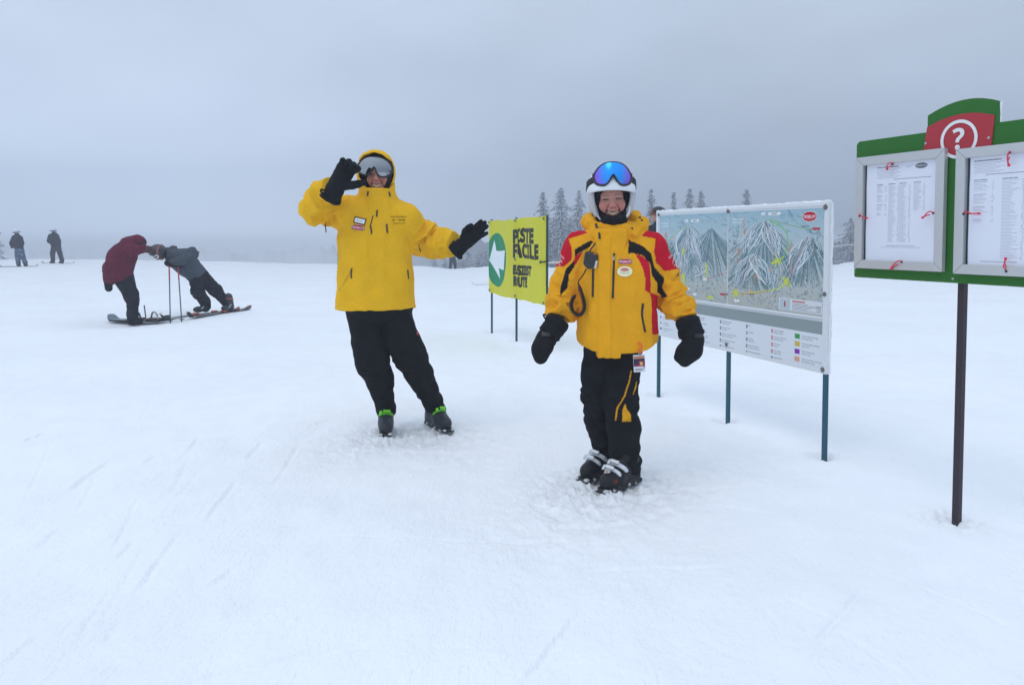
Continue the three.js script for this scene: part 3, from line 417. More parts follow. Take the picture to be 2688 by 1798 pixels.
// ---------- the man in yellow with one hand at his brow ----------
{
  const P = thing('person', 'person in plain yellow hooded jacket, one gloved hand at the goggles, other arm held out', 'person', [-0.756, 0, -5.05]);
  const Y = [0.87, 0.485, 0.014];
  // under the clothes, one continuous figure
  const hm = euler([-0.152, 1.762, 0.005], -0.03, 0.06, 0.05, 1.04);
  const bodyF = uni(0.05, [cap([-0.16, 1.66, -0.03], [-0.165, 1.5, -0.02], 0.055, 0.07), cap([-0.33, 1.49, 0], [0.0, 1.44, 0], 0.07), loft([[0.84, -0.15, 0, 0.17, 0.12], [1.15, -0.17, 0, 0.16, 0.11], [1.46, -0.17, 0, 0.17, 0.11]]),
    limb([[-0.36, 1.5, 0], [-0.58, 1.5, 0.08], [-0.44, 1.61, 0.22]], [0.05, 0.042, 0.03]), limb([[0.04, 1.45, 0], [0.18, 1.3, -0.1], [0.36, 1.295, 0.05]], [0.05, 0.042, 0.03]),
    limb([[-0.24, 0.88, 0], [-0.2, 0.5, 0.02], [-0.125, 0.1, -0.11], [-0.11, 0.05, 0.03]], [0.09, 0.06, 0.04, 0.035]), limb([[-0.06, 0.88, 0], [0.09, 0.5, -0.03], [0.2, 0.1, -0.18], [0.27, 0.05, -0.06]], [0.09, 0.06, 0.04, 0.035])]);
  const head = headGeo({ smile: 1.15, skin: [0.50, 0.255, 0.19], red: [0.5, 0.16, 0.12], brow: [0.3, 0.2, 0.16] }).applyMatrix4(hm);
  part('body', mergeC([skin(bodyF, [-0.7, 0, -0.3], [0.45, 1.7, 0.35], 0.014, () => [0.03, 0.03, 0.032]), head]), M.skin, P);
  // jacket with its hood up
  const torso = loft([[0.862, -0.173, 0, 0.266, 0.185], [1.0, -0.172, 0, 0.258, 0.178], [1.2, -0.176, 0, 0.248, 0.168], [1.33, -0.18, 0, 0.249, 0.166], [1.43, -0.178, -0.01, 0.236, 0.152], [1.53, -0.166, -0.02, 0.18, 0.13], [1.6, -0.156, -0.015, 0.132, 0.128], [1.66, -0.158, -0.005, 0.122, 0.132], [1.705, -0.157, 0.0, 0.118, 0.13]], 2.3);
  const sh = uni(0.05, [cap([-0.17, 1.53, -0.02], [0.045, 1.462, -0.01], 0.095, 0.098), cap([-0.17, 1.53, -0.02], [-0.375, 1.515, 0], 0.095, 0.1)]);
  const armL = limb([[-0.36, 1.51, 0], [-0.54, 1.54, 0.09], [-0.485, 1.6, 0.17], [-0.395, 1.665, 0.25]], [0.108, 0.092, 0.09, 0.074], { amp: 0.02, freq: 10, seed: 3, gather: [[0.2, 0.09, 1.1], [0.33, 0.06, 0.7]], k: 0.05 });
  const armR = limb([[0.03, 1.455, 0], [0.165, 1.315, -0.1], [0.25, 1.3, -0.04], [0.43, 1.3, 0.07]], [0.108, 0.095, 0.088, 0.07], { amp: 0.02, freq: 10, seed: 8, gather: [[0.19, 0.09, 1.0], [0.4, 0.06, 0.5]], k: 0.05 });
  const cl = [-0.405, 1.656, 0.24], clN = vnorm([0.1, 0.05, 0.08]), cr = [0.368, 1.3, 0.042], crN = vnorm([0.14, 0.0, 0.1]);
  const hoodO = ell([-0.166, 1.783, -0.03], [0.131, 0.155, 0.16]), peak = ell([-0.158, 1.86, 0.06], [0.105, 0.062, 0.09]);
  const cav = ell([-0.16, 1.785, 0.0], [0.112, 0.136, 0.132]);
  const OP = [[-0.159, 1.905], [-0.225, 1.882], [-0.272, 1.838], [-0.268, 1.75], [-0.215, 1.672], [-0.062, 1.668], [-0.042, 1.72], [-0.036, 1.79], [-0.055, 1.85], [-0.105, 1.89]];
  const opening = (x, y, z) => { let e = 1e9; for (let i = 0, j = OP.length - 1; i < OP.length; j = i++) { const a = OP[i], b = OP[j], vx = b[0] - a[0], vy = b[1] - a[1], t = clamp(((x - a[0]) * vx + (y - a[1]) * vy) / (vx * vx + vy * vy)); e = Math.min(e, Math.hypot(x - a[0] - vx * t, y - a[1] - vy * t)); } return Math.max(inside(OP, x, y) ? -e : e, -z); };
  const F = [[[-0.135, 1.68, 0.14], [-0.137, 1.3, 0.18], 0.006, 0.005], [[-0.137, 1.3, 0.18], [-0.123, 0.86, 0.19], 0.006, 0.004], [[-0.112, 1.45, 0.17], [-0.108, 0.86, 0.19], 0.004, 0.0025],
    [[-0.30, 1.165, 0.17], [-0.12, 1.156, 0.19], 0.005, 0.003], [[-0.12, 1.156, 0.19], [0.1, 1.15, 0.14], 0.005, 0.003],
    [[-0.45, 1.56, 0.08], [-0.41, 1.43, 0.1], 0.016, 0.014], [[-0.50, 1.53, 0.12], [-0.47, 1.45, 0.1], 0.012, 0.01], [[-0.40, 1.55, 0.09], [-0.35, 1.44, 0.14], 0.014, 0.007], [[-0.55, 1.62, 0.14], [-0.49, 1.52, 0.24], 0.01, 0.009], [[-0.5, 1.65, 0.18], [-0.45, 1.56, 0.28], 0.009, 0.008],
    [[-0.24, 1.62, 0.09], [-0.19, 1.47, 0.14], 0.016, 0.008], [[-0.05, 1.61, 0.08], [-0.03, 1.5, 0.11], 0.014, 0.006], [[0.06, 1.4, 0.12], [0.1, 1.29, 0.05], 0.016, 0.012], [[0.24, 1.385, 0.0], [0.17, 1.32, 0.02], 0.012, 0.011], [[0.27, 1.36, 0.04], [0.22, 1.24, 0.0], 0.011, 0.011], [[0.3, 1.34, 0.1], [0.27, 1.25, 0.06], 0.01, 0.007],
    [[-0.38, 1.12, 0.12], [-0.33, 1.06, 0.15], 0.012, 0.004], [[-0.41, 1.4, 0.08], [-0.39, 1.2, 0.1], 0.02, 0.006],
    [[-0.43, 1.41, 0.11], [-0.33, 1.475, 0.15], 0.008, 0.006], [[-0.43, 1.385, 0.11], [-0.35, 1.29, 0.16], 0.008, 0.005], [[0.065, 1.335, 0.11], [-0.02, 1.41, 0.15], 0.008, 0.005], [[0.065, 1.31, 0.11], [0.0, 1.24, 0.16], 0.008, 0.005], [[0.195, 1.235, 0.0], [0.235, 1.34, 0.04], 0.007, 0.006], [[0.33, 1.36, 0.1], [0.31, 1.25, 0.12], 0.007, 0.004], [[-0.42, 1.17, 0.09], [-0.32, 1.195, 0.16], 0.008, 0.004], [[0.06, 1.19, 0.11], [-0.02, 1.21, 0.17], 0.008, 0.004], [[-0.6, 1.6, 0.12], [-0.52, 1.5, 0.18], 0.008, 0.006], [[-0.57, 1.49, 0.15], [-0.47, 1.56, 0.2], 0.007, 0.006], [[-0.36, 0.95, 0.14], [-0.24, 0.9, 0.18], 0.012, 0.003], [[0.04, 0.98, 0.14], [-0.05, 0.91, 0.18], 0.012, 0.003]];
  const strips = [[-0.177, 1.285, 0.09], [-0.0655, 1.285, 0.09]];
  const jacketF = (x, y, z) => {
    let d = smin(torso(x, y, z), sh(x, y, z), 0.05);
    d = smin(d, smax(armL(x, y, z), (x - cl[0]) * clN[0] + (y - cl[1]) * clN[1] + (z - cl[2]) * clN[2], 0.008), 0.035);
    d = smin(d, smax(armR(x, y, z), (x - cr[0]) * crN[0] + (y - cr[1]) * crN[1] + (z - cr[2]) * crN[2], 0.008), 0.035);
    let hd = smin(hoodO(x, y, z), peak(x, y, z), 0.03); hd = Math.max(hd, 1.6 - y); d = smin(d, hd, 0.035);
    if (d < 0.05) { d += 2.3 * crease(F, 0, x, y, z); if (z > 0.05) for (const [sx, sy, hy] of strips) d += 0.006 * sstep(0.018, 0.011, Math.abs(x - sx)) * sstep(hy, hy - 0.012, Math.abs(y - sy)); d -= 0.006 * N3(x * 4 + 2, y * 2.4, z * 4) + 0.0035 * N3(x * 11 + y * 3, y * 4.5, z * 11) + 0.0012 * N3(x * 24, y * 14, z * 24) + 0.003 * sstep(0.88, 0.866, y); }
    d = smax(d, -cav(x, y, z), 0.006); return smax(d, -opening(x, y, z), 0.006);
  };
  const jc = (x, y, z, nx, ny, nz) => { if (y > 1.64 && cav(x, y, z) < 0.004) return [0.03, 0.021, 0.018]; const k = 1 + 0.05 * N3(x * 6, y * 6, z * 6) + 0.03 * N3(x * 40, y * 40, z * 40); return Y.map((v) => v * k); };
  const jacket = part('jacket', skin(jacketF, [-0.72, 0.85, -0.24], [0.45, 1.97, 0.36], 0.0055, jc), M.cloth, P);
  // balaclava
  const bal = (x, y, z) => smax(ell([0, -0.005, -0.008], [0.088, 0.128, 0.108])(x, y, z), -Math.max(ell([0, -0.035, 0.1], [0.066, 0.088, 0.09])(x, y, z), -(z - 0.02)), 0.006);
  part('balaclava', skin(bal, [-0.1, -0.14, -0.13], [0.1, 0.14, 0.12], 0.005).applyMatrix4(hm), M.black, P);
  goggles(P, euler([-0.154, 1.808, 0.128], -0.1, 0.02, -0.1), { w: 0.112, top: 0.064, bot: 0.056, arch: 0.058, archW: 0.026, curve: 3.6, lens: M.mirror });
  // trousers
  const legL = limb([[-0.248, 0.86, 0], [-0.212, 0.62, 0.02], [-0.195, 0.5, 0.03], [-0.155, 0.37, -0.03], [-0.118, 0.09, -0.11]], [0.13, 0.108, 0.098, 0.086, 0.062], { amp: 0.008, freq: 8, seed: 5, gather: [[0.38, 0.07, 1], [0.7, 0.1, 0.8]], k: 0.06 });
  const legR = limb([[-0.055, 0.86, 0], [0.005, 0.64, 0.0], [0.058, 0.53, -0.01], [0.11, 0.40, -0.06], [0.225, 0.12, -0.17]], [0.115, 0.106, 0.098, 0.086, 0.066], { amp: 0.008, freq: 8, seed: 15, gather: [[0.36, 0.06, 1.1], [0.7, 0.1, 0.7]], k: 0.06 });
  const hips = loft([[0.76, -0.145, 0, 0.235, 0.15], [0.9, -0.16, 0, 0.235, 0.16]]);
  const trouF = (x, y, z) => { let d = smin(legL(x, y, z), legR(x, y, z), 0.012); d = smin(d, smax(hips(x, y, z), Math.max(0.775 - y + Math.abs(x + 0.12) * 0.4, y - 0.89), 0.02), 0.04); d = smax(d, y - 0.9, 0.01); return smax(d, (x < -0.02 ? 0.098 : 0.118) + 0.012 * Math.sin(x * 40 + z * 30) - y, 0.008); };
  part('trousers', skin(trouF, [-0.42, 0.07, -0.3], [0.36, 0.92, 0.2], 0.008, (x, y, z) => { const k = 0.0105 * (1 + 0.2 * N3(x * 9, y * 9, z * 9)); return [k * 1.03, k, k * 1.12]; }), M.cloth, P);
  // gloves
  const L1 = axes, Hs = [
    [handSdf({ curl: [[0.5, 0.55, 0.4], [0.55, 0.7, 0.5], [0.5, 0.75, 0.55], [0.35, 0.6, 0.5]], spread: [0.62, 0.5, 0.3, 0.05], fat: 0.0165, thumb: [[0.03, 0.006, 0.01], [0.066, 0.03, 0.022], [0.09, 0.05, 0.03], [0.108, 0.068, 0.034]] }), [-0.36, 1.688, 0.265], vnorm([0.5, 0.86, 0.1]), [0.02, -0.14, 1], 1],
    [handSdf({ curl: [[0.12, 0.15, 0.1], [0.1, 0.15, 0.1], [0.1, 0.12, 0.1], [0.05, 0.1, 0.1]], spread: [0.0, -0.02, -0.07, -0.24], fat: 0.0142, thumb: [[0.03, 0.01, 0.012], [0.05, 0.045, 0.02], [0.052, 0.075, 0.026], [0.05, 0.098, 0.028]] }), [0.447, 1.312, 0.085], vnorm([0.74, 0.64, 0.2]), [-0.2, -0.02, 1], -1]];
  for (const [f, at, fy, nz0, sgn] of Hs) {
    const y = vnorm(fy), x = vnorm(vcross(y, vnorm(nz0))).map((v) => v * 1), z = vcross(x, y); let g = skin(f, [-0.09, -0.115, -0.07], [0.145, 0.21, 0.12], 0.0035);
    if (sgn < 0) { const p = g.attributes.position, n = g.attributes.normal; for (let i = 0; i < p.count; i++) { p.setX(i, -p.getX(i)); n.setX(i, -n.getX(i)); } const id = g.index.array; for (let i = 0; i < id.length; i += 3) { const t = id[i]; id[i] = id[i + 1]; id[i + 1] = t; } }
    const s = sgn < 0 ? 1.1 : 1.3; g.scale(s, s, s);
    const gl = part('glove', axes(g, at, x, y, z), M.black, P);
    part('wrist_loop', tube([[0, -0.08, 0.05], [sgn * -0.03, -0.085, 0.06], [sgn * -0.06, -0.095, 0.05], [sgn * -0.07, -0.08, 0.04], [sgn * -0.045, -0.075, 0.045]].map((q) => vadd(vadd(vadd(at, x, q[0]), y, q[1]), z, q[2])), 0.006, 16, 6), M.black, gl);
  }
  // boots
  const lime = plain([0.16, 0.62, 0.02], { roughness: 0.45 });
  const bo = { buckles: [[0.105, 0.085, -0.75, 0.011, 0.05]], buckleMat: lime, shell: [0.03, 0.034, 0.042] };
  skiBoot(P, [-0.13, 0.0, -0.12], 0.16, bo); skiBoot(P, [0.195, 0.0, -0.2], 0.58, bo);
  // trim
  const zip = plain([0.03, 0.018, 0.01], { roughness: 0.5 }), pull = plain([0.06, 0.045, 0.03], { roughness: 0.6 });
  part('zip', laid(jacketF, [[-0.164, 1.487], [-0.172, 1.45], [-0.18, 1.418]], 0.0035), zip, jacket);
  for (const s of [[[-0.18, 1.418], [-0.172, 1.39], [-0.17, 1.365]], [[-0.072, 1.43], [-0.07, 1.4], [-0.065, 1.37]], [[-0.302, 1.138], [-0.306, 1.1], [-0.304, 1.073]], [[0.058, 1.127], [0.062, 1.09], [0.063, 1.065]], [[-0.138, 1.522], [-0.139, 1.5], [-0.139, 1.478]], [[-0.197, 1.648], [-0.199, 1.63], [-0.202, 1.617]], [[-0.062, 1.645], [-0.06, 1.63], [-0.058, 1.616]]]) part('zip_pull', laid(jacketF, s, 0.0058, [0, 0, 1], 10), pull, jacket);
  part('pocket_seam', laid(jacketF, [[-0.305, 1.13], [-0.36, 1.04], [-0.4, 0.985]], 0.002), plain([0.5, 0.26, 0.012]), jacket);
  part('zip_pull', tube([[-0.487, 1.44, 0.1], [-0.485, 1.41, 0.1], [-0.482, 1.375, 0.1]], 0.004, 8), pull, jacket); part('zip_pull', tube([[0.125, 1.294, 0.02], [0.13, 1.27, 0.03], [0.137, 1.244, 0.02]], 0.004, 8), pull, jacket);
  part('side_zip', laid(jacketF, [[-0.395, 1.24, 0], [-0.402, 1.2, 0], [-0.403, 1.155, 0]], 0.005, vnorm([-0.75, 0, 0.66])), pull, jacket);
  part('name_tag', patch(jacketF, [-0.251, 1.452, 0.1], [1, -0.23, 0], [0, 0, 1], 0.083, 0.043, 0.004), textPatch([['André', 0.0415, 0.0225, 0.017, 'normal', 'center', '#8a8d92']], 0.083, 0.043, { solid: true, px: 256, rough: 0.3, draw: (c, w, h) => { c.fillStyle = '#1d1214'; c.fillRect(0, 0, w, h); c.fillStyle = '#eef0f4'; c.fillRect(w * 0.08, h * 0.15, w * 0.84, h * 0.7); } }), jacket);
  part('badge', patch(jacketF, [-0.26, 1.407, 0.1], [1, -0.1, 0], [0, 0, 1], 0.096, 0.038, 0.003, 20, 12, ovalShape(0.096, 0.038)), textPatch([], 0.096, 0.038, { solid: true, draw: ovalDraw }), jacket);
  part('printed_lettering', patch(jacketF, [0.004, 1.457, 0.1], [1, 0.02, 0], [0.1, 0.1, 1], 0.118, 0.07, 0.0012), textPatch([['Info Montagne', 0.059, 0.014, 0.0165, 'normal'], ['TELUS', 0.078, 0.037, 0.0165, 'bold'], ['Mountain Info', 0.059, 0.058, 0.0125, 'normal']], 0.118, 0.07, { color: '#1c1408', draw: (c, w, h) => swoosh(c, w * 0.1, h * 0.52, h * 0.2, '#1c1408') }), jacket);
  part('leg_logo', patch(trouF, [0.1, 0.69, 0.02], [0, 1, 0], vnorm([0.8, 0.1, 0.6]), 0.026, 0.022, 0.002, 6, 6, ovalShape(0.026, 0.022)), plain([0.6, 0.03, 0.04], { side: THREE.DoubleSide }), P);
}
// ---------- the woman in the yellow, red and black jacket ----------
{
  const P = thing('person', 'smiling person in white helmet, blue-mirrored goggles and yellow, red and black jacket with black mittens', 'person', [0.54, 0, -4.02]);
  const hm = euler([-0.005, 1.55, 0.0], 0.02, -0.06, 0.07, 1.03);
  const bodyF = uni(0.05, [cap([0, 1.44, -0.03], [0.02, 1.28, -0.02], 0.052, 0.07), cap([-0.15, 1.28, 0], [0.2, 1.29, 0], 0.065), loft([[0.8, 0.03, 0, 0.12, 0.085], [1.0, 0.03, 0, 0.14, 0.1], [1.27, 0.025, 0, 0.15, 0.1]]),
    limb([[-0.18, 1.27, 0], [-0.255, 1.06, -0.02], [-0.3, 0.9, 0.05], [-0.37, 0.76, 0.08]], [0.045, 0.04, 0.03, 0.03]), limb([[0.22, 1.28, 0], [0.34, 1.06, -0.02], [0.4, 0.9, 0.05], [0.41, 0.74, 0.07]], [0.045, 0.04, 0.03, 0.03]),
    limb([[-0.05, 0.76, -0.02], [-0.085, 0.46, -0.04], [0.01, 0.1, -0.14], [-0.05, 0.05, -0.06]], [0.08, 0.055, 0.038, 0.034]), limb([[0.09, 0.76, 0], [0.05, 0.46, 0.05], [0.1, 0.1, 0.02], [0.0, 0.05, 0.1]], [0.08, 0.055, 0.038, 0.034])]);
  const head = headGeo({ smile: 1.0, skin: [0.53, 0.265, 0.2], red: [0.53, 0.145, 0.13], brow: [0.17, 0.09, 0.07] }).applyMatrix4(hm);
  part('body', mergeC([skin(bodyF, [-0.45, 0, -0.25], [0.5, 1.5, 0.25], 0.014, () => [0.03, 0.03, 0.032]), head]), M.skin, P);
  // jacket
  const torso = loft([[0.66, 0.03, 0, 0.205, 0.155], [0.78, 0.03, 0, 0.214, 0.165], [0.9, 0.03, 0, 0.216, 0.165], [1.05, 0.03, 0, 0.21, 0.16], [1.18, 0.027, 0, 0.215, 0.155], [1.28, 0.025, -0.005, 0.205, 0.145], [1.36, 0.025, -0.015, 0.15, 0.12], [1.40, 0.022, -0.01, 0.115, 0.118], [1.415, 0.022, -0.008, 0.11, 0.112]], 2.3);
  const sh = uni(0.05, [cap([0.02, 1.345, -0.02], [-0.165, 1.28, -0.01], 0.088, 0.082), cap([0.02, 1.345, -0.02], [0.212, 1.288, -0.01], 0.088, 0.082)]);
  const armL = limb([[-0.165, 1.28, -0.01], [-0.235, 1.1, -0.03], [-0.262, 1.0, -0.01], [-0.298, 0.885, 0.06]], [0.095, 0.075, 0.075, 0.064], { amp: 0.013, freq: 9, seed: 31, gather: [[0.22, 0.1, 1.0], [0.38, 0.07, 1.0]], k: 0.05 });
  const armR = limb([[0.21, 1.288, -0.01], [0.302, 1.1, -0.03], [0.345, 1.0, -0.01], [0.396, 0.885, 0.06]], [0.092, 0.074, 0.074, 0.064], { amp: 0.013, freq: 9, seed: 52, gather: [[0.22, 0.1, 1.0], [0.38, 0.07, 1.0]], k: 0.05 });
  const cl = [-0.293, 0.915, 0.05], clN = vnorm([-0.25, -0.95, 0.45]), cr = [0.398, 0.915, 0.05], crN = vnorm([0.28, -0.95, 0.45]);
  const hoodRoll = uni(0.03, [cap([-0.112, 1.42, 0.0], [-0.085, 1.43, -0.1], 0.034, 0.055), cap([-0.085, 1.43, -0.1], [0.11, 1.435, -0.11], 0.06, 0.06), cap([0.11, 1.435, -0.11], [0.158, 1.415, 0.0], 0.055, 0.034), cap([0.158, 1.415, 0.0], [0.1, 1.355, 0.1], 0.032, 0.022), cap([-0.112, 1.42, 0.0], [-0.1, 1.35, 0.08], 0.03, 0.02)]);
  const F = [[[-0.027, 1.33, 0.14], [-0.02, 1.03, 0.17], 0.005, 0.004], [[-0.02, 1.03, 0.17], [-0.01, 0.7, 0.17], 0.005, 0.004], [[0.0, 1.018, 0.17], [0.1, 1.027, 0.16], 0.004, 0.003], [[0.1, 1.027, 0.16], [0.14, 1.075, 0.14], 0.004, 0.003], [[-0.007, 0.726, 0.17], [0.2, 0.765, 0.12], 0.005, 0.004], [[-0.19, 0.79, 0.08], [-0.09, 0.725, 0.16], 0.005, 0.004],
    [[-0.195, 1.19, 0.1], [-0.17, 1.04, 0.12], 0.014, 0.012], [[0.205, 1.15, 0.1], [0.215, 1.0, 0.1], 0.014, 0.012], [[-0.3, 1.0, 0.06], [-0.21, 0.985, 0.08], 0.012, 0.014], [[-0.32, 0.965, 0.06], [-0.235, 0.93, 0.1], 0.011, 0.013], [[-0.3, 1.08, 0.06], [-0.2, 1.06, 0.06], 0.014, 0.012], [[0.28, 1.02, 0.08], [0.4, 1.06, 0.04], 0.014, 0.014], [[0.3, 0.975, 0.09], [0.43, 1.01, 0.04], 0.012, 0.014], [[0.32, 0.935, 0.11], [0.44, 0.955, 0.06], 0.01, 0.011], [[0.26, 1.12, 0.07], [0.37, 1.13, 0.04], 0.014, 0.010],
    [[0.06, 1.345, 0.1], [0.05, 1.27, 0.14], 0.01, 0.006], [[-0.09, 1.34, 0.1], [-0.105, 1.27, 0.13], 0.01, 0.006], [[-0.22, 1.335, 0.08], [-0.18, 1.25, 0.12], 0.012, 0.006], [[0.225, 1.335, 0.07], [0.215, 1.22, 0.1], 0.008, 0.006], [[-0.235, 1.335, 0.06], [-0.21, 1.23, 0.1], 0.008, 0.006], [[-0.16, 0.9, 0.12], [-0.1, 0.84, 0.16], 0.02, 0.005], [[0.05, 0.9, 0.17], [0.16, 0.86, 0.14], 0.02, 0.004]];
  const flapTop = rbox([-0.02, 1.318, 0.118], [0.085, 0.072, 0.022], 0.016), flap = (x, y, z) => (x > -0.09 && x < -0.022 && z > 0.06 ? -0.006 * sstep(-0.091, -0.085, x) * sstep(-0.021, -0.026, x) * sstep(1.35, 1.34, y) : 0);
  const jacketF = (x, y, z) => {
    let d = smin(torso(x, y, z), sh(x, y, z), 0.05);
    d = smin(d, smax(armL(x, y, z), (x - cl[0]) * clN[0] + (y - cl[1]) * clN[1] + (z - cl[2]) * clN[2], 0.01), 0.022);
    d = smin(d, smax(armR(x, y, z), (x - cr[0]) * crN[0] + (y - cr[1]) * crN[1] + (z - cr[2]) * crN[2], 0.01), 0.022);
    d = smin(d, hoodRoll(x, y, z) + 0.008 * N3(x * 12, y * 12, z * 12), 0.02); d = smin(d, flapTop(x, y, z), 0.014);
    if (d < 0.05) { d += 1.5 * crease(F, 0, x, y, z) + flap(x, y, z); d -= 0.006 * N3(x * 5 + 12, y * 3, z * 5) + 0.004 * N3(x * 12, y * 7, z * 12) + 0.0012 * N3(x * 26, y * 20, z * 26); }
    const inFlap = x > -0.088 && x < 0.03, hem = (inFlap && z > 0 ? 0.712 : 0.735 + 1.0 * Math.max(0, Math.abs(x - 0.02) - 0.05) ** 2 * 1.6) + 0.004 * N3(x * 20, 1, z * 20);
    if (Math.abs(x) < 0.27) d = smax(d, hem - y, 0.012);
    return smax(d, -smax(ell([0.0, 1.5, 0.0], [0.098, 0.11, 0.105])(x, y, z), 0, 0.001), 0.008);
  };
  const yl = [0.87, 0.40, 0.012], rd = [0.58, 0.010, 0.026], bk = [0.014, 0.014, 0.015];
  const RED = [[[-0.161, 1.46], [-0.118, 1.425], [-0.137, 1.368], [-0.237, 1.335], [-0.253, 1.36], [-0.214, 1.47]], [[-0.253, 1.4], [-0.237, 1.335], [-0.22, 1.283], [-0.223, 1.222], [-0.264, 1.187], [-0.38, 1.185], [-0.38, 1.252], [-0.3, 1.4]], [[-0.164, 1.271], [-0.206, 1.245], [-0.207, 1.195], [-0.198, 1.202], [-0.181, 1.237]],
    [[0.124, 1.417], [0.146, 1.47], [0.223, 1.45], [0.262, 1.371], [0.224, 1.337], [0.147, 1.352], [0.132, 1.375]], [[0.25, 1.40], [0.33, 1.38], [0.42, 1.168], [0.341, 1.175], [0.272, 1.164], [0.229, 1.206], [0.213, 1.268], [0.224, 1.337]], [[0.106, 1.258], [0.148, 1.245], [0.183, 1.206], [0.187, 1.152], [0.195, 1.098], [0.192, 1.052], [0.246, 1.033], [0.26, 0.827], [0.201, 0.831], [0.197, 1.021], [0.188, 1.048], [0.157, 1.067], [0.16, 1.114], [0.141, 1.191]]];
  const BLACK = [[[-0.091, 1.368], [-0.106, 1.322], [-0.137, 1.287], [-0.164, 1.274], [-0.206, 1.246], [-0.208, 1.279], [-0.16, 1.31], [-0.118, 1.329], [-0.103, 1.36]], [[-0.206, 1.225], [-0.21, 1.183], [-0.236, 1.144], [-0.244, 1.075], [-0.278, 1.04], [-0.285, 1.025], [-0.279, 1.083], [-0.263, 1.137], [-0.252, 1.175]], [[0.051, 1.348], [0.074, 1.364], [0.082, 1.329], [0.148, 1.298], [0.194, 1.26], [0.218, 1.183], [0.272, 1.129], [0.269, 1.075], [0.288, 1.029], [0.269, 1.017], [0.242, 1.052], [0.238, 1.098], [0.203, 1.144], [0.187, 1.206], [0.148, 1.248], [0.102, 1.26], [0.063, 1.26]]];
  const hoodC = (x, y, z) => hoodRoll(x, y, z) < 0.012 || flapTop(x, y, z) < 0.006;
  const jc = (x, y, z) => {
    const k = 1 + 0.05 * N3(x * 6, y * 6, z * 6) + 0.03 * N3(x * 45, y * 45, z * 45); let c = yl;
    if (ell([0.0, 1.5, 0.0], [0.098, 0.11, 0.105])(x, y, z) < 0.003) c = [0.02, 0.018, 0.016];
    else if (!hoodC(x, y, z)) { const px = 0.0 + x * (1 + (0.1 - z) * 0.02), py = y; if (BLACK.some((p) => inside(p, px, py))) c = bk; else if (RED.some((p) => inside(p, px, py))) c = rd; }
    return c.map((v) => v * k);
  };
  const jacket = part('jacket', skin(jacketF, [-0.42, 0.68, -0.25], [0.5, 1.52, 0.26], 0.005, jc), M.cloth, P);
  // balaclava over chin and brow
  const bal = (x, y, z) => smax(uni(0.03, [ell([0, 0.01, -0.008], [0.09, 0.112, 0.11]), ell([0, -0.105, 0.04], [0.072, 0.06, 0.076]), cap([0, -0.1, -0.01], [0, -0.2, -0.02], 0.07, 0.085)])(x, y, z), -Math.max(ell([0, -0.018, 0.1], [0.079, 0.071, 0.1])(x, y, z), -(z - 0.015)), 0.006) + 0.0025 * N3(x * 22, y * 30, z * 22);
  part('balaclava', skin(bal, [-0.11, -0.24, -0.14], [0.11, 0.14, 0.13], 0.0045).applyMatrix4(hm), M.black, P);
  // helmet: white shell, padded ear pieces, strap, goggles pushed up
  const helm = new THREE.Group(); helm.name = 'helmet'; P.add(helm); const hmat = euler([-0.003, 1.6, -0.015], -0.02, -0.04, 0.0);
  const shellO = uni(0.03, [ell([0, 0.0, -0.01], [0.131, 0.137, 0.158]), ell([0, -0.01, 0.06], [0.118, 0.07, 0.095])]);
  const helmF = (x, y, z) => { let d = shellO(x, y, z); d = smax(d, -ell([0, -0.02, 0.0], [0.112, 0.115, 0.135])(x, y, z), 0.006); const rim = z > 0.02 ? -0.012 + 0.02 * (x / 0.13) ** 2 * -1 : -0.045; return smax(d, lerp(-0.045, -0.014 - 0.6 * x * x, sstep(-0.02, 0.05, z)) - y, 0.012); };
  part('shell', skin(helmF, [-0.15, -0.08, -0.19], [0.15, 0.16, 0.18], 0.005).applyMatrix4(hmat), plain([0.78, 0.8, 0.82], { roughness: 0.3, clearcoat: 0.4 }), helm);
  for (const s of [-1, 1]) {
    const pad = (x, y, z) => smax(uni(0.025, [ell([s * 0.102, -0.055, -0.005], [0.021, 0.075, 0.062]), cap([s * 0.108, -0.02, 0.035], [s * 0.082, -0.135, 0.04], 0.02, 0.015)])(x, y, z), -ell([0, -0.03, 0.02], [0.096, 0.13, 0.14])(x, y, z), 0.008);
    part('ear_pad', skin(pad, [s > 0 ? 0.05 : -0.15, -0.18, -0.09], [s > 0 ? 0.15 : -0.05, 0.05, 0.09], 0.0045).applyMatrix4(hmat), plain([0.5, 0.5, 0.51], { roughness: 0.8 }), helm);
    part('chin_strap', tube([[s * 0.1, -0.06, 0.045], [s * 0.088, -0.12, 0.06], [s * 0.06, -0.165, 0.075], [s * 0.02, -0.185, 0.088]], 0.006, 16, 5).applyMatrix4(hmat), s > 0 ? M.white : plain([0.45, 0.46, 0.48]), helm);
  }
  const strapPts = []; for (let i = 0; i <= 24; i++) { const a = lerp(-0.62, Math.PI * 2 - 2.52, i / 24) ; const an = Math.PI * 0.5 + lerp(0.75, 2 * Math.PI - 0.75, i / 24); strapPts.push([Math.cos(an) * 0.136, 0.05 - 0.055 * Math.sin((i / 24) * Math.PI), Math.sin(an) * 0.162 - 0.008]); }
  { const g = new THREE.BufferGeometry(), p = [], id = []; strapPts.forEach(([x, y, z], i) => { p.push(x, y - 0.019, z, x * 0.985, y + 0.019, z * 0.985); if (i) { const a = i * 2; id.push(a - 2, a, a - 1, a - 1, a, a + 1); } }); g.setAttribute('position', new THREE.Float32BufferAttribute(p, 3)); g.setIndex(id); g.computeVertexNormals(); const m = M.rubber.clone(); m.side = THREE.DoubleSide; part('goggle_strap', g.applyMatrix4(hmat), m, helm); }
  const lens = new THREE.MeshPhysicalMaterial({ vertexColors: true, metalness: 1, roughness: 0.2 });
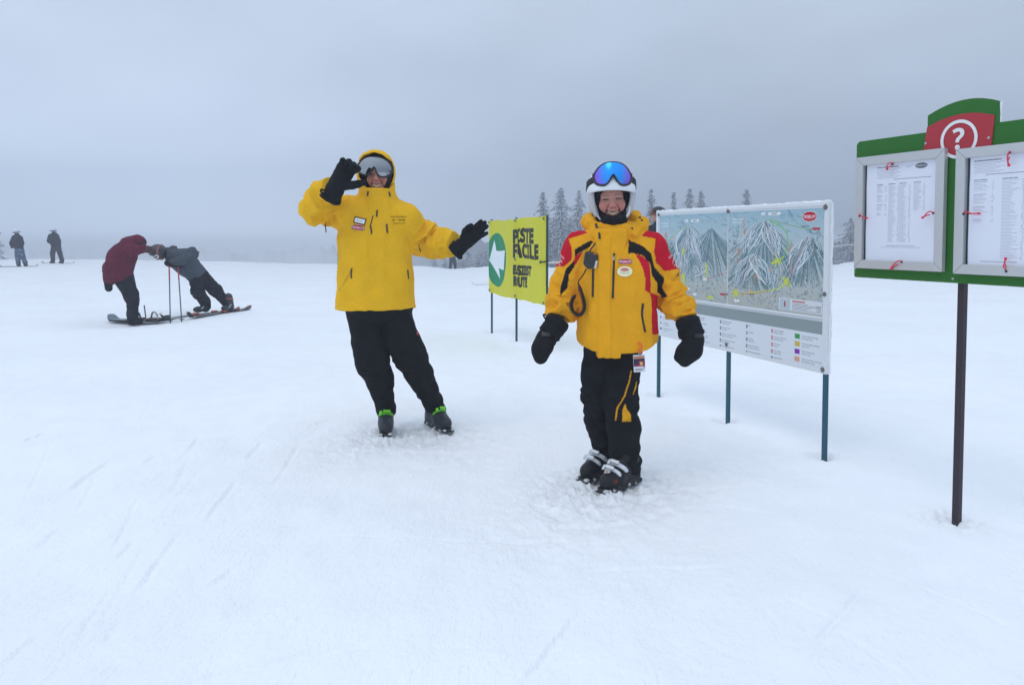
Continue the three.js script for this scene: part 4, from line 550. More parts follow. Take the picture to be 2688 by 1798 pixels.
  goggles(P, euler([-0.013, 1.68, 0.142], -0.32, -0.05, 0.0), { w: 0.096, top: 0.06, bot: 0.058, arch: 0.052, archW: 0.024, curve: 6.0, lens, tint: (x, y) => { const k = Math.min(1, x * x * 1.1 + Math.max(0, -y - 0.35) * 0.4), t = sstep(0.1, 1, k); return [lerp(0.04, 0.34, t), lerp(0.36, 0.16, t), lerp(0.98, 0.85, t)]; } });
  // trousers
  const legL = limb([[-0.045, 0.8, -0.02], [-0.066, 0.6, -0.03], [-0.074, 0.47, -0.04], [-0.056, 0.33, -0.08], [0.0, 0.1, -0.145]], [0.1, 0.083, 0.07, 0.066, 0.06], { amp: 0.008, freq: 9, seed: 65, gather: [[0.35, 0.07, 1], [0.62, 0.1, 0.9]], k: 0.06 });
  const legR = limb([[0.078, 0.8, 0.0], [0.056, 0.6, 0.03], [0.046, 0.47, 0.05], [0.062, 0.33, 0.04], [0.085, 0.08, 0.0]], [0.1, 0.082, 0.076, 0.08, 0.082], { amp: 0.008, freq: 9, seed: 75, gather: [[0.35, 0.07, 1], [0.66, 0.1, 0.9]], k: 0.06 });
  const trouF = (x, y, z) => { let d = smin(legL(x, y, z), legR(x, y, z), 0.015); d = smax(d, y - 0.86, 0.01); if (Math.abs(y - 0.375 - 0.1 * (x - 0.05)) < 0.02 && z > 0) d += 0.004 * Math.exp(-(((y - 0.375 - 0.1 * (x - 0.05)) / 0.005) ** 2)); const h = (z < -0.06 && x < 0.03 ? 0.125 : 0.075 - 0.35 * (x - 0.09)) + 0.008 * N3(x * 16, 2, z * 16); return smax(d, h - y, 0.008); };
  const STRIPE = [[0.091, 0.637], [0.076, 0.571], [0.054, 0.508], [0.017, 0.451], [0.01, 0.376]], PANEL = [[0.058, 0.47], [0.044, 0.445], [0.043, 0.372], [0.093, 0.372], [0.086, 0.414], [0.064, 0.442]], S2 = [[0.122, 0.59], [0.124, 0.545], [0.097, 0.505], [0.112, 0.54]];
  const tc = (x, y, z) => { const k = 1 + 0.2 * N3(x * 9, y * 9, z * 9); let c = [0.0105, 0.0105, 0.0115]; if (z > 0.0) { for (let i = 0; i + 1 < STRIPE.length; i++) { const a = STRIPE[i], b = STRIPE[i + 1], t = clamp(((x - a[0]) * (b[0] - a[0]) + (y - a[1]) * (b[1] - a[1])) / ((b[0] - a[0]) ** 2 + (b[1] - a[1]) ** 2)); if (Math.hypot(x - lerp(a[0], b[0], t), y - lerp(a[1], b[1], t)) < 0.0038) c = [0.7, 0.32, 0.012]; } if (inside(PANEL, x, y) || inside(S2, x, y)) c = [0.75, 0.36, 0.012]; } return c.map((v) => v * k); };
  part('trousers', skin(trouF, [-0.22, 0.02, -0.28], [0.26, 0.9, 0.2], 0.0048, tc), M.cloth, P);
  // mittens
  for (const s of [-1, 1]) {
    const o = s < 0 ? [[-0.302, 0.885, 0.06], [-0.35, 0.815, 0.075], [-0.385, 0.75, 0.09], [-0.388, 0.705, 0.105]] : [[0.405, 0.885, 0.06], [0.425, 0.8, 0.08], [0.415, 0.745, 0.105], [0.368, 0.698, 0.135]];
    const hand = limb(o, s < 0 ? [0.058, 0.044, 0.041, 0.032] : [0.058, 0.046, 0.043, 0.034], { amp: 0.004, freq: 12, seed: 81 + s, k: 0.05, gather: [[0.05, 0.05, 1]] }), thumb = s < 0 ? limb([[-0.345, 0.81, 0.1], [-0.352, 0.765, 0.125], [-0.362, 0.73, 0.135]], [0.028, 0.025, 0.02]) : limb([[0.4, 0.8, 0.11], [0.36, 0.745, 0.13], [0.338, 0.712, 0.13]], [0.034, 0.03, 0.025]);
    const ax = vnorm(vadd(o[1], o[0], -1)), w0 = o[0];
    const mit = (x, y, z) => { let d = smin(hand(x, y, z), thumb(x, y, z), 0.014); const t = (x - w0[0]) * ax[0] + (y - w0[1]) * ax[1] + (z - w0[2]) * ax[2]; d -= 0.008 * sstep(0.085, 0.07, t); d += 0.006 * Math.exp(-(((t - 0.078) / 0.006) ** 2)) + 0.003 * Math.exp(-(((t - 0.025) / 0.005) ** 2)); return smax(d, -0.03 - t, 0.008); };
    const m = part('mitten', skin(mit, [s < 0 ? -0.48 : 0.27, 0.62, -0.04], [s < 0 ? -0.21 : 0.53, 0.97, 0.22], 0.005), M.black, P);
    part('wrist_strap', patch(mit, vadd(w0, ax, 0.06), [1, 0, 0], [s * 0.45, 0, 1], 0.05, 0.022, 0.003), M.plastic, m);
    if (s < 0) part('wrist_loop', tube([[-0.345, 0.9, 0.08], [-0.365, 0.915, 0.08], [-0.372, 0.935, 0.075], [-0.36, 0.93, 0.07]], 0.005, 12, 5), M.black, m);
  }
  // boots
  const sil = plain([0.75, 0.76, 0.78], { roughness: 0.3 }), bo = { buckles: [[0.105, 0.085, -0.75, 0.012, 0.052], [0.085, 0.13, -0.6, 0.01, 0.05]], buckleMat: sil, leverMat: M.steel, shell: [0.014, 0.014, 0.016] };
  skiBoot(P, [0.01, 0.0, -0.16], -0.80, bo);
  const bt = skiBoot(P, [0.095, 0.0, 0.02], -0.80, bo);
  part('boot_mark', patch(bt.shellF, [0.03, 0.062, 0.17], [-0.35, 0, -0.9].map((v) => -v), vnorm([1, 0.25, 0.25]), 0.05, 0.03, 0.002), textPatch([['RS', 0.025, 0.015, 0.026, 'normal', 'center', '#b5531c']], 0.05, 0.03, { px: 128 }), bt.group);
  for (const g of [bt.group]) part('boot_sticker', patch(bt.shellF, [-0.012, 0.1, 0.17], [1, 0, 0], vnorm([0, 0.8, 0.6]), 0.045, 0.028, 0.002, 8, 6, ovalShape(0.045, 0.028)), textPatch([], 0.045, 0.028, { solid: true, px: 128, draw: (c, w, h) => { c.fillStyle = '#e8e8ea'; c.fillRect(0, 0, w, h); c.fillStyle = '#e07b45'; c.beginPath(); c.arc(w * 0.62, h * 0.55, h * 0.3, 0, 7); c.fill(); } }), g);
  // trim
  const zip = plain([0.02, 0.018, 0.016], { roughness: 0.5 });
  for (const z of [[[-0.008, 1.262], [-0.011, 1.15], [-0.014, 1.027]], [[-0.113, 1.178], [-0.1145, 1.1], [-0.116, 1.031]], [[0.147, 0.998], [0.141, 0.941], [0.159, 0.848]]]) part('zip', laid(jacketF, z, 0.0062), zip, jacket);
  for (const z of [[[-0.008, 1.252], [-0.01, 1.225]], [[-0.112, 1.17], [-0.113, 1.145]], [[0.146, 0.962], [0.143, 0.945]]]) part('zip_pull', laid(jacketF, z, 0.0055, [0, 0, 1], 6), M.steel, jacket);
  part('collar_tab', laid(jacketF, [[-0.094, 1.415], [-0.085, 1.36], [-0.083, 1.335]], 0.006), zip, jacket);
  for (const q of [[0.148, 1.45], [0.156, 1.435], [0.095, 1.39]]) part('snap', place(new THREE.SphereGeometry(0.007, 10, 6), vadd(meet(jacketF, [q[0], q[1], 0.4], [0, 0, -1]), [0, 0, -0.002])), zip, jacket);
  part('badge', patch(jacketF, [0.051, 1.218, 0.1], [1, 0, 0], [0, 0, 1], 0.078, 0.029, 0.003, 20, 12, ovalShape(0.078, 0.029)), textPatch([], 0.078, 0.029, { solid: true, draw: ovalDraw }), jacket);
  part('name_badge', patch(jacketF, [0.047, 1.167, 0.1], [1, 0, 0], [0, 0, 1], 0.08, 0.054, 0.006, 20, 14, ovalShape(0.08, 0.054)), textPatch([['Francine', 0.04, 0.035, 0.013, 'normal', 'center', '#2f5a35']], 0.08, 0.054, { solid: true, rough: 0.3, draw: (c, w, h) => { c.fillStyle = '#f3efc4'; c.fillRect(0, 0, w, h); c.fillStyle = '#b9162c'; c.beginPath(); c.ellipse(w / 2, h * 0.33, w * 0.31, h * 0.16, 0, 0, 7); c.fill(); c.fillStyle = '#fff'; c.font = `bold ${h * 0.17}px serif`; c.textAlign = 'center'; c.textBaseline = 'middle'; c.fillText('TREMBLANT', w / 2, h * 0.34, w * 0.54); } }), jacket);
  const sleeve = (c, u, n) => part('sleeve_lettering', patch(jacketF, c, u, n, 0.115, 0.085, 0.0015), textPatch([['Info Montagne', 0.057, 0.018, 0.0165, 'normal'], ['TELUS', 0.078, 0.044, 0.0175, 'bold'], ['Mountain Info', 0.057, 0.068, 0.0125, 'normal']], 0.115, 0.085, { color: '#f6eef0', draw: (c2, w, h) => swoosh(c2, w * 0.08, h * 0.52, h * 0.22, '#f6eef0') }), jacket);
  sleeve([0.33, 1.225, 0.0], [0.75, 0.3, -0.6], vnorm([0.62, 0.1, 0.75])); sleeve([-0.3, 1.23, 0.0], [0.4, -0.4, 0.85], vnorm([-0.88, 0.05, 0.45]));
  part('sleeve_logo', patch(jacketF, [0.352, 1.143, 0.03], [0.9, 0.25, -0.3], vnorm([0.5, 0, 0.85]), 0.05, 0.025, 0.0015), textPatch([], 0.05, 0.025, { px: 128, draw: (c, w, h) => { c.strokeStyle = '#171310'; c.lineWidth = h * 0.12; for (const y of [0.3, 0.5, 0.7]) { c.beginPath(); c.moveTo(w * (0.3 - y * 0.2), h * y); c.lineTo(w * (0.95 - y * 0.15), h * (y - 0.1)); c.stroke(); } c.beginPath(); c.moveTo(w * 0.8, h * 0.1); c.lineTo(w * 0.55, h * 0.9); c.stroke(); } }), jacket);
  part('hip_patch', patch(trouF, [-0.135, 0.765, 0.05], [1, -0.35, 0], vnorm([-0.35, 0, 1]), 0.05, 0.026, 0.004, 14, 8, ovalShape(0.05, 0.026)), textPatch([], 0.05, 0.026, { solid: true, draw: ovalDraw, px: 256 }), P);

  // radio handset clipped to the chest, and a pass card hung from the hem: things of their own
  const at = [0.54, 0, -4.02], R = thing('radio_handset', 'black clip-on radio speaker microphone with coiled cord on the yellow and red jacket', 'radio', [at[0] - 0.128, 1.222, at[2]]);
  const zc = meet(jacketF, [-0.128, 1.222, 0.4], [0, 0, -1])[2] + 0.018;
  const rm = euler([0, 0, zc], 0.1, -0.35, -0.2), rg = (g) => g.applyMatrix4(rm);
  part('radio_body', rg(skin((x, y, z) => smax(rbox([0, 0, 0], [0.034, 0.045, 0.017], 0.01)(x, y, z), (Math.abs(x) * 0.8 - y - 0.05), 0.008) + (z > 0.01 && Math.abs(x) < 0.02 && y < 0.02 && y > -0.02 ? 0.0015 * Math.sin(y * 700) : 0), [-0.045, -0.055, -0.025], [0.045, 0.055, 0.025], 0.0028)), M.plastic, R);
  part('talk_button', rg(place(new RoundedBoxGeometry(0.012, 0.042, 0.014, 2, 0.004), [0.034, -0.012, 0.008], [0, 0, -0.06])), plain([0.6, 0.61, 0.62], { roughness: 0.4 }), R);
  part('call_button', rg(place(new RoundedBoxGeometry(0.014, 0.006, 0.008, 1, 0.002), [0.02, 0.042, 0.012])), plain([0.75, 0.12, 0.03]), R);
  part('clip', rg(tube([[-0.014, 0.04, 0.0], [-0.008, 0.062, 0.0], [0.002, 0.08, -0.002], [0.006, 0.096, -0.006]], 0.0045, 12, 6)), M.plastic, R);
  { const base = [[-0.15, 1.18], [-0.168, 1.145], [-0.191, 1.112], [-0.186, 1.085], [-0.178, 1.059], [-0.164, 1.014], [-0.161, 0.969], [-0.183, 0.935], [-0.217, 0.95], [-0.229, 0.992], [-0.217, 1.029], [-0.202, 1.041]].map(([x, y]) => { const q = meet(jacketF, [x, y, 0.4], [0, 0, -1]); return new THREE.Vector3(x + 0.128, y - 1.222, Math.max(q[2], 0.11) + 0.016); });
    const cv = new THREE.CatmullRomCurve3(base), pts = [], n = 900; let fr = cv.computeFrenetFrames(n); for (let i = 0; i <= n; i++) { const t = i / n, p = cv.getPointAt(t), a = t * 42 * 2 * Math.PI, r = 0.0085 * sstep(0.2, 0.3, t) * sstep(1.0, 0.97, t); p.addScaledVector(fr.normals[i], Math.cos(a) * r).addScaledVector(fr.binormals[i], Math.sin(a) * r); pts.push(p); }
    part('coiled_cord', new THREE.TubeGeometry(new THREE.CatmullRomCurve3(pts), 900, 0.0036, 5), M.rubber, R); }
  const K = thing('pass_card', 'photo pass card in a clear sleeve hanging from an orange clip at the jacket hem', 'pass card', [at[0] + 0.125, 0.687, at[2] + 0.165]);
  part('card', place(new RoundedBoxGeometry(0.062, 0.09, 0.003, 2, 0.001), [0, 0, 0], [-0.06, 0.1, 0.05]), M.white, K);
  part('card_print', place(new THREE.PlaneGeometry(0.06, 0.088), [0, 0, 0.0018], [-0.06, 0.1, 0.05]), textPatch([], 0.06, 0.088, { solid: true, px: 192, rough: 0.15, draw: (c, w, h) => { c.fillStyle = '#d8dade'; c.fillRect(0, 0, w, h); c.fillStyle = '#3a3552'; c.fillRect(0, h * 0.08, w, h * 0.6); c.fillStyle = '#c98a63'; c.fillRect(0, h * 0.1, w, h * 0.12); c.fillStyle = '#8f2f5c'; c.fillRect(0, h * 0.58, w * 0.5, h * 0.1); c.fillStyle = '#a8423a'; c.fillRect(w * 0.45, h * 0.36, w * 0.48, h * 0.32); c.fillStyle = '#e2b98c'; c.beginPath(); c.ellipse(w * 0.68, h * 0.52, w * 0.12, h * 0.1, 0, 0, 7); c.fill(); c.fillStyle = '#c8a24a'; c.fillRect(w * 0.56, h * 0.4, w * 0.24, h * 0.05); c.fillStyle = '#1b1b1e'; for (let i = 0; i < 14; i++) c.fillRect(w * (0.1 + i * 0.052), h * 0.8, w * (0.014 + 0.018 * ((i * 7) % 3) / 2), h * 0.12); c.fillStyle = '#c0392b'; c.fillRect(w * 0.84, h * 0.72, w * 0.12, h * 0.06); } }), K);
  part('clip_loop', new THREE.TorusGeometry(0.011, 0.002, 6, 20).applyMatrix4(euler([0.003, 0.052, 0.003], 0, 0.8, 0)), M.steel, K);
  part('orange_cord', tube([[-0.008, 0.108, -0.002], [0.008, 0.1, 0.008], [0.01, 0.082, 0.01], [-0.002, 0.072, 0.008], [0.006, 0.06, 0.006], [0.004, 0.05, 0.004]], 0.0048, 20, 6), plain([0.85, 0.14, 0.01], { roughness: 0.5 }), K);
}
// ---------- signs ----------
const bold = await new FontLoader().loadAsync('fonts/droid/droid_sans_bold.typeface.json');
function canvasTex(w, h, draw) { const cv = document.createElement('canvas'); cv.width = w; cv.height = h; draw(cv.getContext('2d'), w, h); const t = new THREE.CanvasTexture(cv); t.colorSpace = THREE.SRGBColorSpace; t.anisotropy = 8; return t; }
const box = (w, h, d, r = 0.003) => new RoundedBoxGeometry(w, h, d, 2, Math.min(r, w / 2.1, h / 2.1, d / 2.1));
function channelPost(h, w = 0.03) {     // rolled steel sign post, open at the back
  const s = new THREE.Shape(), t = 0.004, d = 0.02; s.moveTo(-w / 2, 0); s.lineTo(-w / 2 + 0.006, 0); s.lineTo(-w / 2 + 0.01, d - t); s.lineTo(w / 2 - 0.01, d - t); s.lineTo(w / 2 - 0.006, 0); s.lineTo(w / 2, 0); s.lineTo(w / 2 - 0.006, d); s.lineTo(-w / 2 + 0.006, d); s.closePath();
  const g = new THREE.ExtrudeGeometry(s, { depth: h, bevelEnabled: false }); g.rotateX(-Math.PI / 2); g.scale(1, 1, -1); const id = g.attributes.position.array; return flip(g);
}
function flip(g) { const n = g.index ? g.toNonIndexed() : g; for (const k of ['position', 'normal', 'uv']) { const a = n.attributes[k], s = a.itemSize, v = a.array; for (let i = 0; i < a.count; i += 3) for (let c = 0; c < s; c++) { const t = v[(i + 1) * s + c]; v[(i + 1) * s + c] = v[(i + 2) * s + c]; v[(i + 2) * s + c] = t; } } n.computeVertexNormals(); return n; }
const rimeMat = plain([0.86, 0.88, 0.9], { roughness: 0.95 }), boltMat = plain([0.22, 0.2, 0.19], { metalness: 0.7, roughness: 0.5 });
function rime(len, r, seed) { const g = new THREE.CylinderGeometry(r, r, len, 7, Math.round(len * 60)); g.rotateZ(Math.PI / 2); const p = g.attributes.position; for (let i = 0; i < p.count; i++) { const x = p.getX(i), k = 0.75 + 0.5 * N3(x * 14, seed, p.getY(i) * 60) + 0.3 * N3(x * 45, seed, p.getZ(i) * 60); p.setY(i, p.getY(i) * k); p.setZ(i, p.getZ(i) * k); } g.computeVertexNormals(); return g; }
const bolt = (r = 0.012) => mergeGeometries([place(new THREE.CylinderGeometry(r, r, 0.003, 14), [0, 0, 0.0015], [Math.PI / 2, 0, 0]), place(new THREE.SphereGeometry(r * 0.55, 10, 6), [0, 0, 0.003], [0, 0, 0], [1, 1, 0.7])]);

// ----- trail map on three posts
{
  const B = thing('trail_map_board', 'large white-framed ski trail map with two painted mountains above a legend, on three posts', 'map board', [1.575, 0, -5.376], THREE.MathUtils.degToRad(-69.45));
  const wM = 1.93, y0 = 0.52, y1 = 1.553, hM = y1 - y0, post = plain([0.012, 0.085, 0.125], { roughness: 0.55 });
  part('backing', place(box(wM, hM, 0.018, 0.004), [0, (y0 + y1) / 2, 0]), plain([0.62, 0.64, 0.66], { roughness: 0.6 }), B);
  for (const x of [-0.947, 0, 0.947]) { const gy = ground(1.575 + x * 0.351, -5.376 + x * 0.936); part('post', place(channelPost(y1 - gy + 0.1, 0.034), [x, gy - 0.15, -0.012]), post, B); }
  const paint = (c, w, h, seed, o) => {
    const R = rng(seed), bl = (n, cols, sz, a, ang) => { for (let i = 0; i < n; i++) { const x = R() * w, y = R() * h, l = sz * (0.4 + R()), an = ang + (R() - 0.5) * 1.3; c.globalAlpha = a * (0.4 + 0.6 * R()); c.strokeStyle = cols[Math.floor(R() * cols.length)]; c.lineWidth = sz * 0.16 * (0.4 + R()); c.beginPath(); c.moveTo(x, y); c.quadraticCurveTo(x + Math.cos(an) * l * 0.5 + (R() - 0.5) * l * 0.3, y + Math.sin(an) * l * 0.5, x + Math.cos(an) * l, y + Math.sin(an) * l); c.stroke(); } };
    c.fillStyle = '#b0c0c7'; c.fillRect(0, 0, w, h);
    { const gr = c.createLinearGradient(0, 0, 0, h); gr.addColorStop(0, '#9cbcc7'); gr.addColorStop(0.25, '#b3c5cc'); gr.addColorStop(0.65, '#b9c1c0'); gr.addColorStop(1, '#b5b6ae'); c.fillStyle = gr; c.fillRect(0, 0, w, h); }
    bl(260, ['#6f9db0', '#a9c3cb', '#5b8ca0', '#c3d3d8'], w * 0.07, 0.5, 0.2);
    for (const [px, py, spread, hh] of o.peaks) for (let i = 0; i < 190; i++) { const f = R() * 2 - 1, x1 = px + f * spread * w, y2 = py + hh * h * (0.5 + 0.5 * R()) ; c.globalAlpha = 0.42; c.strokeStyle = ['#5b6f76', '#386272', '#b9c7ca', '#7d8784', '#2f5a72'][Math.floor(R() * 5)]; c.lineWidth = 2 + 7 * R(); c.beginPath(); const s0 = R() * 0.6, ax = px + (x1 - px) * s0, ay = py + (y2 - py) * s0; c.moveTo(ax, ay); c.quadraticCurveTo((ax + x1) / 2 - f * 12, (ay + y2) / 2, x1, y2); c.stroke(); }
    bl(200, ['#4a5d52', '#5f6d66', '#7b7f78', '#b7bdbb'], w * 0.03, 0.5, 0.9);
    for (const [x, y, rx, ry] of o.dark || []) for (let i = 0; i < 70; i++) { c.globalAlpha = 0.3; c.fillStyle = ['#3a4c40', '#4a564c', '#35546a', '#6a706a'][i % 4]; c.beginPath(); c.ellipse(x * w + (R() - 0.5) * rx * w, y * h + (R() - 0.5) * ry * h, 5 + 8 * R(), 3 + 5 * R(), R() * 3, 0, 7); c.fill(); }
    for (const [x, y, rx, ry] of o.glade || []) { for (let i = 0; i < 22; i++) { c.globalAlpha = 0.6; c.strokeStyle = i % 3 ? '#cf9474' : '#b9835f'; c.lineWidth = 4 + 7 * R(); const q = (R() - 0.5) * 2, xx = x * w + q * rx * w * 0.8 - q * 14, yy = y * h + q * ry * h + (R() - 0.5) * 20; c.beginPath(); c.moveTo(xx, yy); c.lineTo(xx - 10 - 14 * R(), yy + 18 + 20 * R()); c.stroke(); } }
    const tr = (pts, col, lw, a) => { c.globalAlpha = a; c.strokeStyle = col; c.lineWidth = lw; c.lineJoin = c.lineCap = 'round'; c.beginPath(); c.moveTo(pts[0][0] * w, pts[0][1] * h); for (let i = 1; i + 1 < pts.length; i++) c.quadraticCurveTo(pts[i][0] * w, pts[i][1] * h, (pts[i][0] + pts[i + 1][0]) / 2 * w, (pts[i][1] + pts[i + 1][1]) / 2 * h); const l = pts[pts.length - 1]; c.lineTo(l[0] * w, l[1] * h); c.stroke(); };
    for (const [ax, ay, bx, by, n, bow] of o.fans) for (let i = 0; i < n * 4; i++) { const t = (R() * 2 - 1), k = t * bow * 1.25, s0 = R() * 0.45, s1 = 0.45 + 0.55 * R(), at = (q) => [lerp(ax, bx, q) + k * Math.sin(Math.PI * Math.pow(q, 0.7)) + (R() - 0.5) * 0.035, lerp(ay, by, q)], m = []; for (let q = s0; q <= s1 + 0.001; q += 0.11) m.push(at(q)); if (m.length < 3) continue; tr(m, ['#5f7e93', '#3f6274', '#7b8a8e'][i % 3], 6 + 5 * R(), 0.4); tr(m, ['#eef3f6', '#dde8ee', '#f8fafb'][i % 3], 2 + 5 * R(), 0.8); if (R() < 0.3) tr(m.map(([x, y]) => [x + 0.012, y]), '#4c6a62', 4, 0.5); }
    for (const [pts, col, lw] of o.lines) tr(pts, col, lw, 0.9);
    c.globalAlpha = 1;
    for (const [x, y, rx, ry] of o.slow) { c.strokeStyle = '#d3dc35'; for (let i = 0; i < 26; i++) { c.globalAlpha = 0.8; c.lineWidth = 3 + 6 * R(); const an = R() * 6.3, l = R(); c.beginPath(); c.moveTo(x * w, y * h); c.lineTo(x * w + Math.cos(an) * rx * w * 0.75 * l, y * h + Math.sin(an) * ry * h * 0.75 * l); c.stroke(); } c.globalAlpha = 1; }
    for (const [x, y] of o.dots) { c.fillStyle = '#e07a3a'; c.beginPath(); c.arc(x * w, y * h, 9, 0, 7); c.fill(); c.strokeStyle = '#f3e3d5'; c.lineWidth = 2; c.stroke(); }
    for (const [x, y] of o.red || []) { c.fillStyle = '#c63a44'; c.fillRect(x * w - 30, y * h - 7, 60, 14); }
    for (const [x, y, ww] of o.plates) { c.fillStyle = '#eef1f2'; c.fillRect(x * w - ww / 2, y * h - 9, ww, 18); c.fillStyle = '#2c3338'; c.font = 'bold 13px sans-serif'; c.textAlign = 'center'; c.textBaseline = 'middle'; c.fillText(ww > 60 ? 'SOMMET' : 'P', x * w, y * h); }
    bl(900, ['#e3eaee', '#5f7480', '#9fb0b6', '#7d8a86', '#c9d3d6'], w * 0.012, 0.45, 1.1);
    c.globalAlpha = 1;
  };
  const cw = 1800, ch = 1000;
  const tex = canvasTex(cw, ch, (c, w, h) => {
    c.fillStyle = '#dfe4e9'; c.fillRect(0, 0, w, h);
    const mt = h * 0.028, mb = h * 0.672, half = w * 0.5, L = w * 0.018, Rr = w * 0.982;
    const sub = (x, y, ww, hh, f) => { c.save(); c.beginPath(); c.rect(x, y, ww, hh); c.clip(); c.translate(x, y); f(ww, hh); c.restore(); };
    sub(L, mt, half - L - 3, mb - mt, (ww, hh) => paint(c, ww, hh, 11, { peaks: [[ww * 0.46, hh * 0.14, 0.5, 0.7], [ww * 0.78, hh * 0.16, 0.4, 0.6]], dark: [[0.15, 0.4, 0.2, 0.2], [0.6, 0.85, 0.8, 0.2]], glade: [[0.12, 0.3, 0.03, 0.1]], fans: [[0.46, 0.14, 0.40, 0.66, 9, 0.17], [0.46, 0.14, 0.66, 0.62, 6, 0.1], [0.3, 0.42, 0.36, 0.78, 6, 0.1], [0.62, 0.5, 0.70, 0.76, 4, 0.06], [0.36, 0.8, 0.8, 0.62, 2, 0.05]], lines: [[[[0.46, 0.13], [0.25, 0.22], [0.14, 0.35], [0.2, 0.5]], '#6fae4e', 4], [[[0.5, 0.14], [0.7, 0.3], [0.86, 0.36], [0.98, 0.5]], '#5f8f58', 3], [[[0.46, 0.15], [0.55, 0.4], [0.66, 0.74]], '#c45a58', 2.5], [[[0.44, 0.15], [0.4, 0.4], [0.36, 0.76]], '#c45a58', 2.5], [[[0.7, 0.76], [0.85, 0.7], [0.99, 0.66]], '#c05a60', 3]], slow: [[0.38, 0.44, 0.05, 0.06], [0.39, 0.78, 0.06, 0.14], [0.72, 0.66, 0.035, 0.15], [0.78, 0.95, 0.06, 0.04]], dots: [[0.24, 0.28], [0.3, 0.62]], red: [[0.94, 0.9]], plates: [[0.43, 0.075, 34], [0.55, 0.08, 96], [0.46, 0.88, 40], [0.7, 0.75, 40], [0.56, 0.94, 40]] }));
    sub(half + 3, mt, Rr - half - 3, mb - mt, (ww, hh) => paint(c, ww, hh, 23, { peaks: [[ww * 0.42, hh * 0.1, 0.45, 0.7], [ww * 0.86, hh * 0.26, 0.3, 0.5], [ww * 0.28, hh * 0.5, 0.3, 0.35]], dark: [[0.06, 0.35, 0.12, 0.4], [0.9, 0.62, 0.2, 0.6], [0.45, 0.88, 0.8, 0.2], [0.92, 0.32, 0.1, 0.25]], glade: [[0.2, 0.18, 0.035, 0.12], [0.14, 0.46, 0.03, 0.09], [0.33, 0.6, 0.03, 0.11], [0.7, 0.46, 0.03, 0.13]], fans: [[0.42, 0.1, 0.2, 0.5, 9, 0.13], [0.44, 0.1, 0.56, 0.5, 8, 0.08], [0.30, 0.44, 0.09, 0.85, 8, 0.1], [0.31, 0.44, 0.48, 0.78, 7, 0.08], [0.86, 0.25, 0.66, 0.74, 6, 0.08], [0.88, 0.25, 0.94, 0.5, 2, 0.05], [0.56, 0.55, 0.5, 0.86, 3, 0.03]], lines: [[[[0.44, 0.09], [0.62, 0.16], [0.68, 0.3], [0.6, 0.52]], '#6cc04a', 7], [[[0.5, 0.1], [0.7, 0.16], [0.9, 0.2]], '#6fae4e', 4], [[[0.1, 0.88], [0.35, 0.84], [0.6, 0.78], [0.67, 0.68]], '#c9dc3c', 7], [[[0.08, 0.88], [0.3, 0.86], [0.45, 0.82]], '#c05a60', 4], [[[0.43, 0.11], [0.5, 0.35], [0.55, 0.52]], '#c44a48', 3], [[[0.86, 0.26], [0.74, 0.5], [0.66, 0.74]], '#c44a48', 3], [[[0.3, 0.46], [0.2, 0.65], [0.1, 0.86]], '#c44a48', 3]], slow: [[0.56, 0.5, 0.1, 0.1], [0.09, 0.87, 0.08, 0.09], [0.65, 0.7, 0.09, 0.1]], dots: [[0.49, 0.6], [0.27, 0.83]], red: [[0.93, 0.19]], plates: [[0.4, 0.03, 34], [0.52, 0.035, 110], [0.11, 0.95, 50]] }));
    c.fillStyle = 'rgba(225,236,240,0.8)'; c.font = 'bold 17px sans-serif'; c.textAlign = 'left'; c.fillText('VERSANT SUD', w * 0.03, h * 0.1); c.fillText('SOUTH SIDE', w * 0.03, h * 0.122); c.fillText('VERSANT NORD', half + 40, h * 0.085); c.fillText('NORTH SIDE', half + 40, h * 0.107);
    c.save(); c.translate(w * 0.885, h * 0.045); ovalDraw(c, 118, 64); c.restore(); c.fillStyle = '#2e4a55'; c.font = 'bold 12px sans-serif'; c.fillText('TREMBLANT', w * 0.88, h * 0.14);
    c.fillStyle = '#d9dde0'; c.fillRect(w * 0.78, h * 0.585, w * 0.2, h * 0.075); c.fillStyle = '#b9c6cd'; c.fillRect(w * 0.785, h * 0.59, w * 0.05, h * 0.066); c.fillStyle = '#b5323a'; c.fillRect(w * 0.806, h * 0.605, 12, 34); c.fillStyle = '#c85a58'; c.fillRect(w * 0.845, h * 0.595, w * 0.06, 8); c.fillStyle = '#8d949a'; for (let i = 0; i < 6; i++) { c.fillRect(w * 0.845, h * 0.61 + i * 8, w * (0.07 + 0.02 * ((i * 3) % 4)), 3); c.fillRect(w * 0.955, h * 0.615 + i * 7, w * 0.02, 3); }
    c.fillStyle = '#8f9c9c'; c.fillRect(L, h * 0.7, Rr - L, h * 0.078); c.fillStyle = '#eef1f2'; c.font = `bold ${h * 0.042}px sans-serif`; c.textBaseline = 'middle'; c.fillText('Légende | Legend', w * 0.05, h * 0.74);
    c.strokeStyle = '#aeb7bb'; c.lineWidth = 3; c.strokeRect(L, h * 0.69, Rr - L, 2);
    const col = (x, y, dy, rows, iw = 20) => rows.forEach(([ic, a, b], i) => { const yy = h * (y + dy * i); c.fillStyle = ic; c.fillRect(w * x, yy - 11, iw, 22); c.fillStyle = '#e9ecf0'; c.fillRect(w * x + iw * 0.35, yy - 6, iw * 0.3, 12); c.fillStyle = '#5b6168'; c.font = '13.5px sans-serif'; c.fillText(a, w * x + iw + 9, yy - 7); if (b) c.fillText(b, w * x + iw + 9, yy + 8); });
    const n = '#27354e', rd = '#b83a48';
